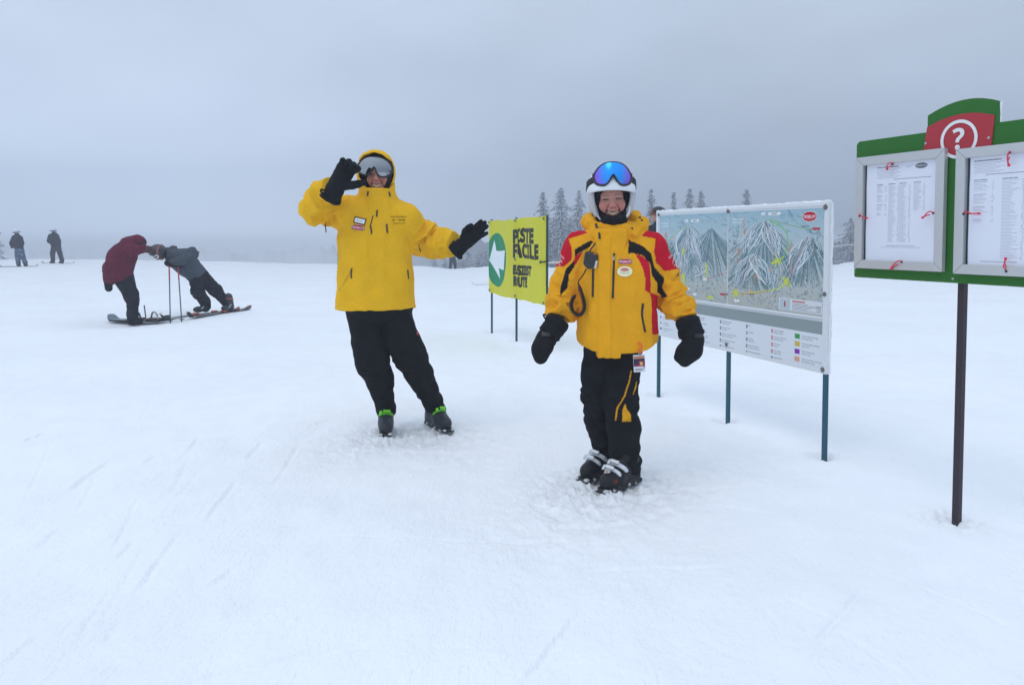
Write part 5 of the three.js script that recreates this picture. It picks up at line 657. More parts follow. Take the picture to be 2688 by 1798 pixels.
    c.fillStyle = '#2f7d46'; c.beginPath(); c.arc(w * 0.035, h * 0.808, 9, 0, 7); c.fill(); c.fillStyle = '#2a5f9c'; c.fillRect(w * 0.03, h * 0.845, 17, 17); c.fillStyle = '#22262b'; for (const [x, y] of [[0.035, 0.9], [0.032, 0.946], [0.039, 0.946]]) { c.beginPath(); c.moveTo(w * x, h * y - 11); c.lineTo(w * x + 8, h * y); c.lineTo(w * x, h * y + 11); c.lineTo(w * x - 8, h * y); c.fill(); }
    c.fillStyle = '#5b6168'; c.font = '13.5px sans-serif'; [['Facile', 'Easiest'], ['Difficile', 'More difficult'], ['Très difficile', 'Most difficult'], ['Extrêmement difficile', 'Experts only']].forEach(([a, b], i) => { c.fillText(a, w * 0.055, h * (0.802 + 0.046 * i)); c.fillText(b, w * 0.055, h * (0.817 + 0.046 * i)); });
    col(0.315, 0.806, 0.044, [[n, 'Location', 'Rentals'], [n, 'Information'], [n, 'Billetterie', 'Ticket Office'], [n, 'École sur neige', 'Snow School'], [n, 'Vue spectaculaire', 'Spectacular Scenery']], 15);
    col(0.455, 0.806, 0.044, [[n, 'Téléphone public', 'Public Phone'], [n, 'Boutique de ski', 'Ski Shop'], [n, 'Piste de randonnée alpine', 'Alpine Touring Trail'], [n, 'Accès direct aux pentes', 'Ski-in/Ski-out'], [n, 'Nourriture et boissons', 'Food and Beverage']], 15);
    col(0.61, 0.806, 0.044, [[n, 'Bar'], ['#6a7076', 'Fat Bike'], [n, 'Toilettes', 'Restrooms'], [n, 'Piste de raquette', 'Snowshoeing Trail'], ['#5a9a5a', 'Piste de ski de fond', 'Cross-Country Ski Trail']], 15);
    col(0.745, 0.806, 0.044, [[rd, 'Tapis magique', 'Magic Carpet'], [rd, 'Clinique médicale', 'Medical Clinic'], [rd, 'Patrouille', 'Patrol'], [rd, 'Parc Riglet', 'Riglet Park'], ['#3f4f9c', 'Zone enfants', "Kids' zone"]], 16);
    [['#3f9a4c', "Zone d'apprentissage", 'Learning zone'], ['#d2b646', 'Zone de vitesse réduite', 'Slow zone'], ['#8a35b0', "Zone d'ascension", 'Ascent zone'], ['#dba58a', 'Zones nouveaux sous-bois', 'New glades zones']].forEach(([k, a, b], i) => { const y = h * (0.812 + 0.047 * i); c.fillStyle = k; c.fillRect(w * 0.86, y - 15, 42, 30); c.fillStyle = '#5b6168'; c.fillText(a, w * 0.893, y - 7); c.fillText(b, w * 0.893, y + 8); });
  });
  const gl = new THREE.PlaneGeometry(wM - 0.004, hM - 0.004); part('map_print', place(gl, [0, (y0 + y1) / 2, 0.0115]), new THREE.MeshPhysicalMaterial({ map: tex, roughness: 0.5, specularIntensity: 0.4 }), B);
  const fm = plain([0.74, 0.76, 0.78], { roughness: 0.5 });
  for (const s of [-1, 1]) { part('frame_bar', place(box(0.03, hM + 0.012, 0.03, 0.004), [s * (wM / 2 - 0.009), (y0 + y1) / 2, 0.004]), fm, B); part('frame_bar', place(box(wM - 0.05, 0.024, 0.03, 0.004), [0, s > 0 ? y1 - 0.007 : y0 + 0.007, 0.004]), fm, B); }
  part('frame_bar', place(box(wM - 0.06, 0.008, 0.006, 0.002), [0, y0 + hM * 0.318, 0.014]), fm, B); part('frame_bar', place(box(0.006, hM * 0.65, 0.006, 0.002), [0, y0 + hM * 0.66, 0.014]), fm, B);
  for (const [x, y, r] of [[-0.935, 1.53, 0.013], [0, 1.53, 0.015], [0.945, 1.525, 0.017], [-0.95, 0.585, 0.013], [0, 0.565, 0.013], [0.945, 0.54, 0.016], [0.95, 1.0, 0.015], [0, 0.93, 0.009]]) part('bolt', place(bolt(r), [x, y, 0.019]), boltMat, B);
  part('rime', place(rime(wM, 0.011, 4), [0, y1 + 0.006, -0.002]), rimeMat, B); part('rime', place(rime(hM, 0.01, 9), [wM / 2 + 0.008, (y0 + y1) / 2, -0.006], [0, 0, Math.PI / 2]), rimeMat, B); part('rime', place(rime(hM, 0.006, 14), [-wM / 2 - 0.006, (y0 + y1) / 2, 0.0], [0, 0, Math.PI / 2]), rimeMat, B);
}
// ----- yellow banner on three thin posts
{
  const B = thing('banner', 'wavy yellow vinyl banner with green disc, white arrow and black PISTE FACILE EASIEST ROUTE lettering', 'banner', [0.0345, 0, -9.723], THREE.MathUtils.degToRad(-71.6));
  const post = plain([0.015, 0.07, 0.085], { roughness: 0.6 }), y0 = 0.54, y1 = 1.58;
  for (const x of [-1.118, 0, 1.109]) { const gy = ground(0.0345 + x * 0.316, -9.723 + x * 0.949); part('post', place(channelPost(1.595 - gy + 0.2, 0.042), [x, gy - 0.2, -0.035]), post, B); }
  const flat = 2.33, tw = 1400, th = Math.round(tw * 1.04 / flat);
  const tex = canvasTex(tw, th, (c, w, h) => {
    const k = w / flat, X = (f) => f * k, Yy = (y) => (y1 - y) * k; c.fillStyle = '#d6d22a'; c.fillRect(0, 0, w, h);
    for (let i = 0; i < 160; i++) { c.globalAlpha = 0.05; c.fillStyle = i % 2 ? '#f0ec90' : '#a9a51c'; c.fillRect(((i * 97) % 140) / 140 * w, ((i * 53) % 90) / 90 * h * 0.7, 4 + (i * 7) % 22, h * 0.3 + (i * 31) % 200); } c.globalAlpha = 1;
    c.fillStyle = '#1d8a5c'; c.beginPath(); c.ellipse(X(0.33), Yy(1.03), 0.45 * k, 0.375 * k, 0, 0, 7); c.fill();
    c.fillStyle = '#eef3f6'; c.beginPath(); [[0.015, 1.0], [0.2, 1.30], [0.3, 1.15], [0.70, 1.16], [0.67, 0.9], [0.42, 0.92], [0.47, 0.77]].forEach(([x, y], i) => (i ? c.lineTo(X(x), Yy(y)) : c.moveTo(X(x), Yy(y)))); c.closePath(); c.fill();
    c.fillStyle = '#2b2a20'; c.textAlign = 'left'; c.textBaseline = 'alphabetic';
    for (const [t, x, y, cap, wd] of [['PISTE', 1.05, 1.272, 0.165, 0.88], ['FACILE', 1.05, 1.082, 0.165, 1.06], ['EASIEST', 1.07, 0.862, 0.112, 0.76], ['ROUTE', 1.08, 0.71, 0.118, 0.58]]) { c.save(); c.font = `bold ${cap / 0.72 * k}px sans-serif`; const m = c.measureText(t).width; c.translate(X(x), Yy(y)); c.scale(wd * k / m, 1); c.fillText(t, 0, 0); c.lineWidth = 0.02 * k; c.strokeStyle = '#2b2a20'; c.strokeText(t, 0, 0); c.restore(); }
  });
  // along the cloth: [length along it, x, z]
  const prof = (f) => { // a pleat past the middle post
    const P = [[0, -1.135, 0.012], [0.12, -1.015, 0.0], [0.45, -0.685, -0.012], [0.8, -0.335, 0.006], [1.05, -0.088, 0.004], [1.25, 0.11, -0.01], [1.295, 0.15, 0.008], [1.325, 0.175, 0.018], [1.355, 0.203, 0.014], [1.42, 0.264, -0.006], [1.5, 0.34, -0.012], [1.65, 0.488, 0.0], [1.8, 0.62, 0.008], [2.05, 0.86, 0.003], [2.2, 1.0, 0.004], [2.33, 1.145, 0.0]];
    let i = 0; while (i < P.length - 2 && f > P[i + 1][0]) i++; const A = P[Math.max(0, i - 1)], Bq = P[i], C = P[i + 1], D = P[Math.min(P.length - 1, i + 2)], t = (f - Bq[0]) / (C[0] - Bq[0]);
    const h = (a, b, c, d, fa, fb, fc, fd) => { const m0 = (c - a) / (fc - fa || 1) * (fc - fb), m1 = (d - b) / (fd - fb || 1) * (fc - fb), t2 = t * t, t3 = t2 * t; return (2 * t3 - 3 * t2 + 1) * b + (t3 - 2 * t2 + t) * m0 + (-2 * t3 + 3 * t2) * c + (t3 - t2) * m1; };
    return [1, 2].map((q) => h(A[q], Bq[q], C[q], D[q], A[0], Bq[0], C[0], D[0]));
  };
  const g = new THREE.PlaneGeometry(1, 1, 260, 26), p = g.attributes.position;
  for (let i = 0; i < p.count; i++) { const f = (p.getX(i) + 0.5) * flat, v = p.getY(i) + 0.5; const [x, z] = prof(clamp(f, 0, flat)), bell = Math.sin(v * Math.PI); const y = lerp(y0, y1, v) + 0.012 * N3(f * 3, v * 1.2, 3) * (v > 0.5 ? 1 : 0.7) - 0.02 * Math.sin(Math.PI * clamp(f / 1.2)) * (v < 0.5 ? 1 : 0.6); p.setXYZ(i, x, y, z * (0.8 + 0.2 * bell) + 0.006 * N3(f * 1.6, v * 1.6, 9) + 0.0015 * N3(f * 7, v * 3, 5)); }
  g.computeVertexNormals();
  part('cloth', g, new THREE.MeshPhysicalMaterial({ map: tex, roughness: 0.55, side: THREE.DoubleSide, transmission: 0.12, thickness: 0, specularIntensity: 0.4 }), B);
  for (const [f, y] of [[0.03, 1.55], [1.17, 1.555], [2.29, 1.555], [0.04, 0.57], [1.17, 0.57], [2.29, 0.57], [1.17, 1.05], [2.2, 1.05]]) { const [x, z] = prof(f); part('grommet', place(new THREE.TorusGeometry(0.014, 0.005, 6, 16), [x, y, z + 0.014]), boltMat, B); }
  part('tie', tube([[1.02, 1.03, 0.03], [1.07, 1.045, 0.035], [1.11, 1.05, 0.02], [1.16, 1.06, -0.02]], 0.008, 10, 5), M.rubber, B);
}
// ----- rope past the signs
{
  const T = thing('boundary_rope', 'thin pale boundary rope with small orange ribbons stretched behind the signs', 'rope', [0.385, 1.04, -8.67]);
  const end = [14.0, 0.16, -19.9], pts = []; for (let i = 0; i <= 20; i++) { const t = i / 20; pts.push([end[0] * t, end[1] * t - 0.35 * 4 * t * (1 - t) * 0.25, end[2] * t]); }
  part('rope', tube(pts, 0.011, 60, 6), plain([0.75, 0.73, 0.7], { roughness: 0.8 }), T);
  const rb = plain([0.85, 0.22, 0.14], { side: THREE.DoubleSide, roughness: 0.7 });
  for (const t of [0.012, 0.03, 0.05]) part('ribbon', place(new THREE.PlaneGeometry(0.05, 0.09, 2, 4), [end[0] * t, end[1] * t - 0.03 + (t > 0.04 ? 0.05 : 0), end[2] * t], [0.2, 0.5, 0.3]), rb, T);
  const Q = thing('rope_post', 'slim post holding the far end of the boundary rope, behind the green board', 'post', [14.385, ground(14.385, -28.57), -28.57]);
  part('pole', place(new THREE.CylinderGeometry(0.02, 0.022, 1.75, 10), [0, 0.8, 0]), plain([0.05, 0.05, 0.06]), Q); part('cap', place(new THREE.SphereGeometry(0.026, 10, 8), [0, 1.68, 0]), plain([0.6, 0.1, 0.05]), Q);
}
// ----- green notice board
{
  const B = thing('notice_board', 'green notice board with red question-mark panel and two aluminium frames of printed lists', 'notice board', [2.095, 0, -3.478], THREE.MathUtils.degToRad(-65.7));
  const wear = canvasTex(1024, 768, (c, w, h) => { const R = rng(77); c.fillStyle = '#2c6b24'; c.fillRect(0, 0, w, h); for (let i = 0; i < 900; i++) { c.globalAlpha = 0.05; c.fillStyle = R() < 0.5 ? '#3a8030' : '#1f5219'; c.fillRect(R() * w, R() * h, 2 + R() * 5, 20 + R() * 120); } c.globalAlpha = 1; for (let i = 0; i < 260; i++) { const e = Math.floor(R() * 4), x = e === 0 ? R() * 9 : e === 1 ? w - R() * 9 : R() * w, y = e === 2 ? R() * 8 : e === 3 ? h - R() * 6 : R() * h; c.globalAlpha = 0.6; c.fillStyle = ['#8a4a1e', '#6b3f22', '#a9784a', '#d6d2c8'][Math.floor(R() * 4)]; c.fillRect(x, y, 1 + R() * 6, 1 + R() * 10); } c.globalAlpha = 0.8; c.fillStyle = '#9a5a2a'; for (let i = 0; i < 14; i++) c.fillRect(R() * w, 0, 3 + R() * 5, 10 + R() * 40); c.globalAlpha = 1; });
  const green = new THREE.MeshPhysicalMaterial({ map: wear, roughness: 0.5, specularIntensity: 0.5 });
  const uvs = (g) => { const p = g.attributes.position, u = g.attributes.uv; for (let i = 0; i < p.count; i++) u.setXY(i, (p.getX(i) + 0.58) / 1.16, (p.getY(i) - 1.13) / 0.87); return g; };
  const bs = new THREE.Shape(); bs.moveTo(-0.575, 1.132); bs.lineTo(0.585, 1.132); bs.lineTo(0.585, 1.852); bs.lineTo(-0.565, 1.852); bs.lineTo(-0.58, 1.838); bs.lineTo(-0.58, 1.14); bs.closePath();
  part('board', uvs(place(new THREE.ExtrudeGeometry(bs, { depth: 0.016, bevelEnabled: true, bevelSize: 0.002, bevelThickness: 0.002, bevelSegments: 1 }), [0, 0, -0.008])), green, B);
  const ar = new THREE.Shape(); ar.moveTo(-0.168, 1.845); ar.lineTo(0.172, 1.845); ar.lineTo(0.172, 1.945); ar.quadraticCurveTo(0.02, 2.018, -0.168, 1.932); ar.closePath();
  part('arched_top', uvs(place(new THREE.ExtrudeGeometry(ar, { depth: 0.014, bevelEnabled: true, bevelSize: 0.002, bevelThickness: 0.002, bevelSegments: 1, curveSegments: 20 }), [0, 0, -0.004])), green, B);
  const rp = new THREE.Shape(); rp.moveTo(-0.176, 1.735); rp.quadraticCurveTo(-0.186, 1.745, -0.184, 1.76); rp.lineTo(-0.168, 1.876); rp.quadraticCurveTo(0.0, 1.948, 0.157, 1.886); rp.lineTo(0.143, 1.715); rp.closePath();
  const P = part('question_panel', place(new THREE.ExtrudeGeometry(rp, { depth: 0.003, bevelEnabled: true, bevelSize: 0.001, bevelThickness: 0.001, bevelSegments: 1, curveSegments: 24 }), [0, 0, 0.0125]), plain([0.42, 0.018, 0.03], { roughness: 0.45 }), B);
  const wp = plain([0.8, 0.8, 0.79], { roughness: 0.5 });
  part('ring', place(new THREE.RingGeometry(0.075, 0.09, 64), [-0.005, 1.80, 0.0185]), wp, P);
  const q = new TextGeometry('?', { font: bold, size: 0.098, depth: 0.0008, curveSegments: 12, bevelEnabled: false }); q.computeBoundingBox(); const qb = q.boundingBox; part('question_mark', place(q, [-0.007 - (qb.min.x + qb.max.x) / 2, 1.802 - (qb.min.y + qb.max.y) / 2, 0.0178]), wp, P);
  for (const [x, y] of [[-0.172, 1.8], [0.136, 1.79]]) part('bolt', place(bolt(0.006), [x, y, 0.0165]), M.steel, P);
  const post = plain([0.03, 0.017, 0.024], { roughness: 0.6 });
  part('post', place(box(0.032, 2.1, 0.032, 0.004), [0.0, 0.81, -0.032]), post, B);
  part('bolt', place(bolt(0.006), [-0.02, 1.15, 0.0105]), M.steel, B);
  const alu = plain([0.56, 0.57, 0.57], { metalness: 0.35, roughness: 0.42 });
  const list = (seed, wide) => canvasTex(820, 1000, (c, w, h) => {
    const R = rng(seed); c.fillStyle = '#e3e6f0'; c.fillRect(0, 0, w, h);
    const row = (x, y, ww, hh, col) => { c.fillStyle = col; let q = x; while (q < x + ww) { const l = 4 + R() * 14; c.fillRect(q, y, Math.min(l, x + ww - q), hh); q += l + 3; } };
    const l0 = wide ? 40 : 130, cols = wide ? [[40, 200], [300, 470], [560, 760]] : [[130, 220], [270, 370], [400, 500], [560, 660]];
    row(l0, 40, 250, 10, '#565b66'); for (let i = 0; i < 8; i++) row(l0, 62 + i * 13, 280 - (i % 3) * 40, 4, '#9ea3b0'); row(wide ? 150 : 330, 170, 420, 7, '#7b808c');
    if (!wide) { c.fillStyle = '#6a7078'; c.beginPath(); c.ellipse(640, 60, 68, 27, 0, 0, 7); c.fill(); c.fillStyle = '#d5d8de'; c.font = 'bold 19px serif'; c.textAlign = 'center'; c.textBaseline = 'middle'; c.fillText('TREMBLANT', 640, 60, 116); row(470, 45, 80, 5, '#9ea3b0'); row(470, 62, 60, 5, '#9ea3b0'); }
    else { c.strokeStyle = '#8b909c'; c.lineWidth = 3; c.beginPath(); c.arc(650, 66, 15, 0, 7); for (let i = 0; i < 8; i++) { const a = i * 0.785; c.moveTo(650 + Math.cos(a) * 20, 66 + Math.sin(a) * 20); c.lineTo(650 + Math.cos(a) * 30, 66 + Math.sin(a) * 30); } c.stroke(); row(620, 120, 150, 6, '#7b808c'); }
    cols.forEach(([a, b], k) => { row(a, 215, (b - a) * 0.8, 8, '#555a66'); const n = k === 0 ? 30 : k === cols.length - 1 ? (wide ? 56 : 26) : 56; for (let i = 0; i < n; i++) { if (k === 0 && (i % 9) > 6) continue; const y = 234 + i * (wide ? 12.6 : 10.2); row(a, y, (b - a) * (0.45 + 0.5 * R()), 4, k === 0 && i % 9 === 0 ? '#5a5f6b' : '#a3a8b4'); c.fillStyle = '#6a6f7c'; c.fillRect(b + 14 + (R() < 0.3 ? 8 : 0), y, 6, 5); if (R() < 0.3) c.fillRect(b + 4, y, 5, 5); } });
    row(wide ? 120 : 250, wide ? 955 : 838, 330, 6, '#83889a'); if (!wide) row(180, 855, 480, 5, '#a3a8b4');
    c.strokeStyle = '#b9bdc9'; c.lineWidth = 2; c.strokeRect(2, 2, w - 4, h - 4);
  });
  const bar = (len, wd, m) => { const s = new THREE.Shape(); s.moveTo(-len / 2, 0); s.lineTo(len / 2, 0); s.lineTo(len / 2 - wd, wd); s.lineTo(-len / 2 + wd, wd); s.closePath(); return new THREE.ExtrudeGeometry(s, { depth: 0.02, bevelEnabled: true, bevelSize: 0.0022, bevelThickness: 0.003, bevelSegments: 2, bevelOffset: -0.0022 }); };
  const tie = plain([0.75, 0.02, 0.06], { roughness: 0.4 });
  for (const [x0, x1, fy0, fy1, seed, wide, ties] of [[-0.557, -0.055, 1.181, 1.765, 31, false, [[-0.334, 1.712, 1.25, -0.025, -0.022], [-0.525, 1.457, 0, 0.05, -0.012], [-0.105, 1.46, 0, -0.05, -0.02], [-0.268, 1.222, 0.6, -0.055, -0.035]]], [0.0, 0.504, 1.176, 1.752, 57, true, [[0.245, 1.712, 1.2, 0.002, -0.055], [0.045, 1.452, 0, 0.075, 0], [0.245, 1.197, -1, 0.0, 0.055]]]]) {
    const w = x1 - x0, h = fy1 - fy0, cx = (x0 + x1) / 2, cy = (fy0 + fy1) / 2, F = new THREE.Group(); F.name = 'notice_frame'; F.position.set(cx, cy, 0.014); B.add(F);
    const wd = 0.045; for (const [len, px, py, rot] of [[w, 0, -h / 2, 0], [w, 0, h / 2, Math.PI], [h, -w / 2, 0, -Math.PI / 2], [h, w / 2, 0, Math.PI / 2]]) part('frame_bar', place(bar(len - 0.0016, wd), [px, py, 0.006], [0, 0, rot]), alu, F);
    part('backing', place(box(w - 0.02, h - 0.02, 0.006, 0.001), [0, 0, 0]), plain([0.03, 0.055, 0.06], { roughness: 0.7 }), F);
    const pw = w - 2 * wd - 0.012, ph = h - 2 * wd + 0.01; const pg = new THREE.PlaneGeometry(pw, ph, 16, 16), pp = pg.attributes.position; for (let i = 0; i < pp.count; i++) pp.setZ(i, 0.0022 * N3(pp.getX(i) * 6 + seed, pp.getY(i) * 6, 1) + 0.004 * sstep(0.1, 0.24, pp.getX(i) - pp.getY(i) - 0.2)); pg.computeVertexNormals();
    part('printed_sheet', place(pg, [0.006, 0, 0.0095]), new THREE.MeshPhysicalMaterial({ map: list(seed, wide), roughness: 0.35, specularIntensity: 0.5 }), F);
    for (const [tx, ty, up, dx, dy] of ties) { const a = [tx - cx, ty - cy, 0.031], T = part('cable_tie', tube([[a[0], a[1], a[2] - 0.012], [a[0] + dx * 0.2 + 0.004 * up, a[1] + dy * 0.2 + 0.012, a[2] + 0.012], [a[0] + dx * 0.7, a[1] + dy * 0.7 + 0.008 * up, a[2] + 0.014], [a[0] + dx, a[1] + dy, a[2] + 0.004], [a[0] + dx * 0.75 - 0.006, a[1] + dy * 0.75, a[2] + 0.002], [a[0] + dx * 0.35, a[1] + dy * 0.35, a[2] - 0.002]], 0.0028, 36, 6), tie, F); part('tie_head', place(box(0.012, 0.01, 0.008, 0.002), [a[0] + dx, a[1] + dy, a[2] + 0.004], [0, 0, Math.atan2(dy, dx)]), tie, T); part('hole', place(new THREE.CylinderGeometry(0.006, 0.006, 0.002, 12), [a[0], a[1], 0.0295], [Math.PI / 2, 0, 0]), plain([0.02, 0.015, 0.04]), T); }
  }
  part('rime', place(rime(0.7, 0.005, 24), [-0.584, 1.49, -0.004], [0, 0, Math.PI / 2]), rimeMat, B); part('rime', place(rime(0.09, 0.007, 29), [0.176, 1.9, 0.0], [0, 0, Math.PI / 2]), rimeMat, B);
}
// ---------- people farther off, their skis and boards ----------
const dull = (c, n = 0.12) => (x, y, z) => { const k = 1 + n * N3(x * 8, y * 8, z * 8); return c.map((v) => v * k); };
function bonesBody(P, f, lo, hi) { part('body', skin(f, lo, hi, 0.022, () => [0.03, 0.03, 0.03]), M.skin, P); }
function snowboard(name, label, a, b, w, cols, grp) {   // nose at a, tail at b
  const A = new THREE.Vector3(...a), Bv = new THREE.Vector3(...b), len = A.distanceTo(Bv), dir = Bv.clone().sub(A).normalize(), T = thing(name, label, name.includes('board') ? 'snowboard' : 'ski', A.clone().add(Bv).multiplyScalar(0.5).toArray(), 0, grp);
  const nu = 60, nv = 8, g = new THREE.PlaneGeometry(1, 1, nu, nv), p = g.attributes.position, col = new Float32Array(p.count * 3), side = new THREE.Vector3().crossVectors(dir, new THREE.Vector3(0, 1, 0)).normalize(), up = new THREE.Vector3().crossVectors(side, dir);
  const mk = (th) => { const q = g.clone(), s = q.attributes.position; for (let i = 0; i < s.count; i++) { const t = s.getX(i) * 2, v = s.getY(i), e = Math.pow(Math.max(0, 1 - Math.pow(Math.abs(t), 9)), 0.5), ww = w * (0.86 + 0.14 * t * t) * e, lift = (name.includes('board') ? 0.09 : 0.10) * Math.pow(sstep(0.8, 1, Math.abs(t)), 1.4) * (name.includes('board') || t < 0 ? 1 : 0.45), o = dir.clone().multiplyScalar(t * len / 2).addScaledVector(side, v * ww).addScaledVector(up, lift + th); s.setXYZ(i, o.x, o.y, o.z); const k = cols(t, v); col.set(k, i * 3); } q.setAttribute('color', new THREE.BufferAttribute(col.slice(), 3)); q.computeVertexNormals(); return q; };
  part(name.includes('board') ? 'deck' : 'top_sheet', mk(0.024), bootMat, T); part('base', flip(mk(0.0).toNonIndexed()), plain([0.03, 0.03, 0.035]), T);
  return { T, dir, side, up };
}
const gAt = (x, z) => snowHeight(x, z);
// the snowboarder bending forward, in dark red
{
  const ox = -6.27, oz = -12.2, oy = gAt(ox, oz) + 0.03, P = thing('person', 'person in dark red hooded jacket, bent forward on a snowboard with one arm straight out', 'person', [ox, oy, oz]);
  const torso = uni(0.1, [cap([-0.2, 0.78, 0], [-0.15, 1.08, 0], 0.2, 0.205), cap([-0.15, 1.08, 0], [-0.02, 1.27, 0], 0.2, 0.165)]);
  const arm1 = limb([[-0.03, 1.26, 0.12], [0.12, 1.21, 0.18], [0.31, 1.25, 0.16]], [0.11, 0.09, 0.062], { amp: 0.01, freq: 12, seed: 4, gather: [[0.17, 0.08, 1]] }), arm2 = limb([[-0.12, 1.2, 0.1], [-0.29, 0.92, 0.14], [-0.325, 0.7, 0.1]], [0.11, 0.092, 0.066], { amp: 0.012, freq: 11, seed: 5, gather: [[0.3, 0.1, 1]] });
  const hood = uni(0.03, [ell([0.115, 1.335, 0], [0.145, 0.13, 0.125]), cap([0.0, 1.3, 0], [0.12, 1.36, 0], 0.12, 0.11)]), face = ell([0.25, 1.25, 0.02], [0.09, 0.11, 0.095]);
  const jf = (x, y, z) => { let d = smin(torso(x, y, z), hood(x, y, z), 0.06); d = smin(d, arm1(x, y, z), 0.04); d = smin(d, smax(arm2(x, y, z), 0.685 - y, 0.01), 0.03); const hem = 0.655 + 0.22 * (x + 0.4); if (!(x < -0.24 && z > 0.06 && y > 0.66)) d = smax(d, hem - y, 0.015); d -= 0.006 * N3(x * 6, y * 4, z * 6) + 0.003 * N3(x * 16, y * 12, z * 16); return smax(d, -face(x, y, z), 0.01); };
  bonesBody(P, uni(0.06, [limb([[-0.02, 0.1, 0], [0.0, 0.44, 0], [-0.17, 0.8, 0], [-0.1, 1.1, 0], [0.02, 1.26, 0]], [0.05, 0.06, 0.11, 0.12, 0.08]), ell([0.15, 1.3, 0], [0.1, 0.11, 0.08]), limb([[0.0, 1.25, 0.12], [0.12, 1.21, 0.18], [0.3, 1.25, 0.16]], [0.05, 0.045, 0.035]), limb([[-0.12, 1.2, 0.1], [-0.29, 0.92, 0.14], [-0.325, 0.68, 0.1]], [0.05, 0.045, 0.035])]), [-0.5, 0, -0.25], [0.4, 1.5, 0.3]);
  part('jacket', skin(jf, [-0.55, 0.55, -0.3], [0.42, 1.55, 0.34], 0.013, dull([0.125, 0.016, 0.034])), M.cloth, P);
  const leg = limb([[-0.16, 0.82, 0.0], [-0.01, 0.5, 0.0], [0.02, 0.4, 0.0], [0.015, 0.0, 0.01]], [0.165, 0.1, 0.088, 0.084], { amp: 0.01, freq: 9, seed: 6, gather: [[0.38, 0.08, 1], [0.7, 0.1, 0.6]], k: 0.07 }), leg2 = limb([[-0.15, 0.82, -0.08], [-0.04, 0.48, -0.1], [-0.04, 0.05, -0.12]], [0.14, 0.09, 0.08]);
  part('trousers', skin((x, y, z) => smax(uni(0.03, [leg, leg2])(x, y, z), 0.03 - y, 0.01), [-0.4, 0, -0.3], [0.2, 1.0, 0.22], 0.013, dull([0.017, 0.015, 0.02])), M.cloth, P);
  part('mitten', skin(uni(0.03, [cap([-0.325, 0.7, 0.1], [-0.315, 0.6, 0.1], 0.062, 0.058), cap([-0.28, 0.64, 0.12], [-0.27, 0.61, 0.13], 0.028)]), [-0.42, 0.5, 0], [-0.2, 0.8, 0.22], 0.01), M.black, P);
  part('mitten', skin(uni(0.03, [cap([0.31, 1.25, 0.16], [0.39, 1.24, 0.14], 0.055, 0.05), cap([0.34, 1.21, 0.17], [0.39, 1.19, 0.16], 0.024)]), [0.22, 1.12, 0.04], [0.48, 1.34, 0.26], 0.01), plain([0.06, 0.012, 0.02]), P);
  part('boot', skin(uni(0.04, [cap([-0.02, 0.05, 0.0], [0.16, 0.05, 0.07], 0.06, 0.055), cap([0.0, 0.06, 0], [0.01, 0.22, 0], 0.065)]), [-0.12, -0.02, -0.1], [0.26, 0.3, 0.16], 0.012), M.black, P);
  const s = snowboard('snowboard', 'worn multicoloured snowboard under the person in dark red, its front binding empty', [-6.86, gAt(-6.86, -12.62) + 0.02, -12.62], [-5.7, gAt(-5.7, -12.25) + 0.02, -12.25], 0.27, (t, v) => { const n = N3(t * 7, v * 5, 2), m = N3(t * 11, v * 9, 8); return t < -0.6 ? [0.2, 0.27, 0.3] : n > 0.25 ? [0.12, 0.3, 0.1] : m > 0.3 ? [0.5, 0.09, 0.04] : n < -0.35 ? [0.45, 0.42, 0.2] : [0.06, 0.08, 0.1]; });
  for (const t of [-0.02, 0.34]) {
    const c = s.dir.clone().multiplyScalar(t).addScaledVector(s.up, 0.02), bm = plain([0.06, 0.02, 0.03], { roughness: 0.5 });
    const b = part('binding', place(box(0.24, 0.045, 0.16, 0.015), [c.x, c.y + 0.015, c.z], [0, 0.15, 0]), bm, s.T);
    part('highback', place(skin((x, y, z) => Math.max(Math.abs(Math.hypot(x + 0.1, z) - 0.1) - 0.008, -x, Math.abs(y - 0.11) - 0.11 + 0.3 * z * z), [-0.12, -0.01, -0.13], [0.03, 0.24, 0.13], 0.009), [c.x + (t < 0.1 ? 0.14 : -0.1), c.y + 0.03, c.z - (t < 0.1 ? 0 : 0.05)], [0, 0.2, t < 0.1 ? 0.1 : -1.1]), bm, b);
    part('strap', tube([[c.x - 0.1, c.y + 0.03, c.z - 0.08], [c.x - 0.04, c.y + 0.13, c.z - 0.02], [c.x + 0.05, c.y + 0.12, c.z + 0.05], [c.x + 0.1, c.y + 0.03, c.z + 0.09]], 0.014, 14, 6), t > 0.1 ? plain([0.4, 0.38, 0.38]) : bm, b);
  }
}
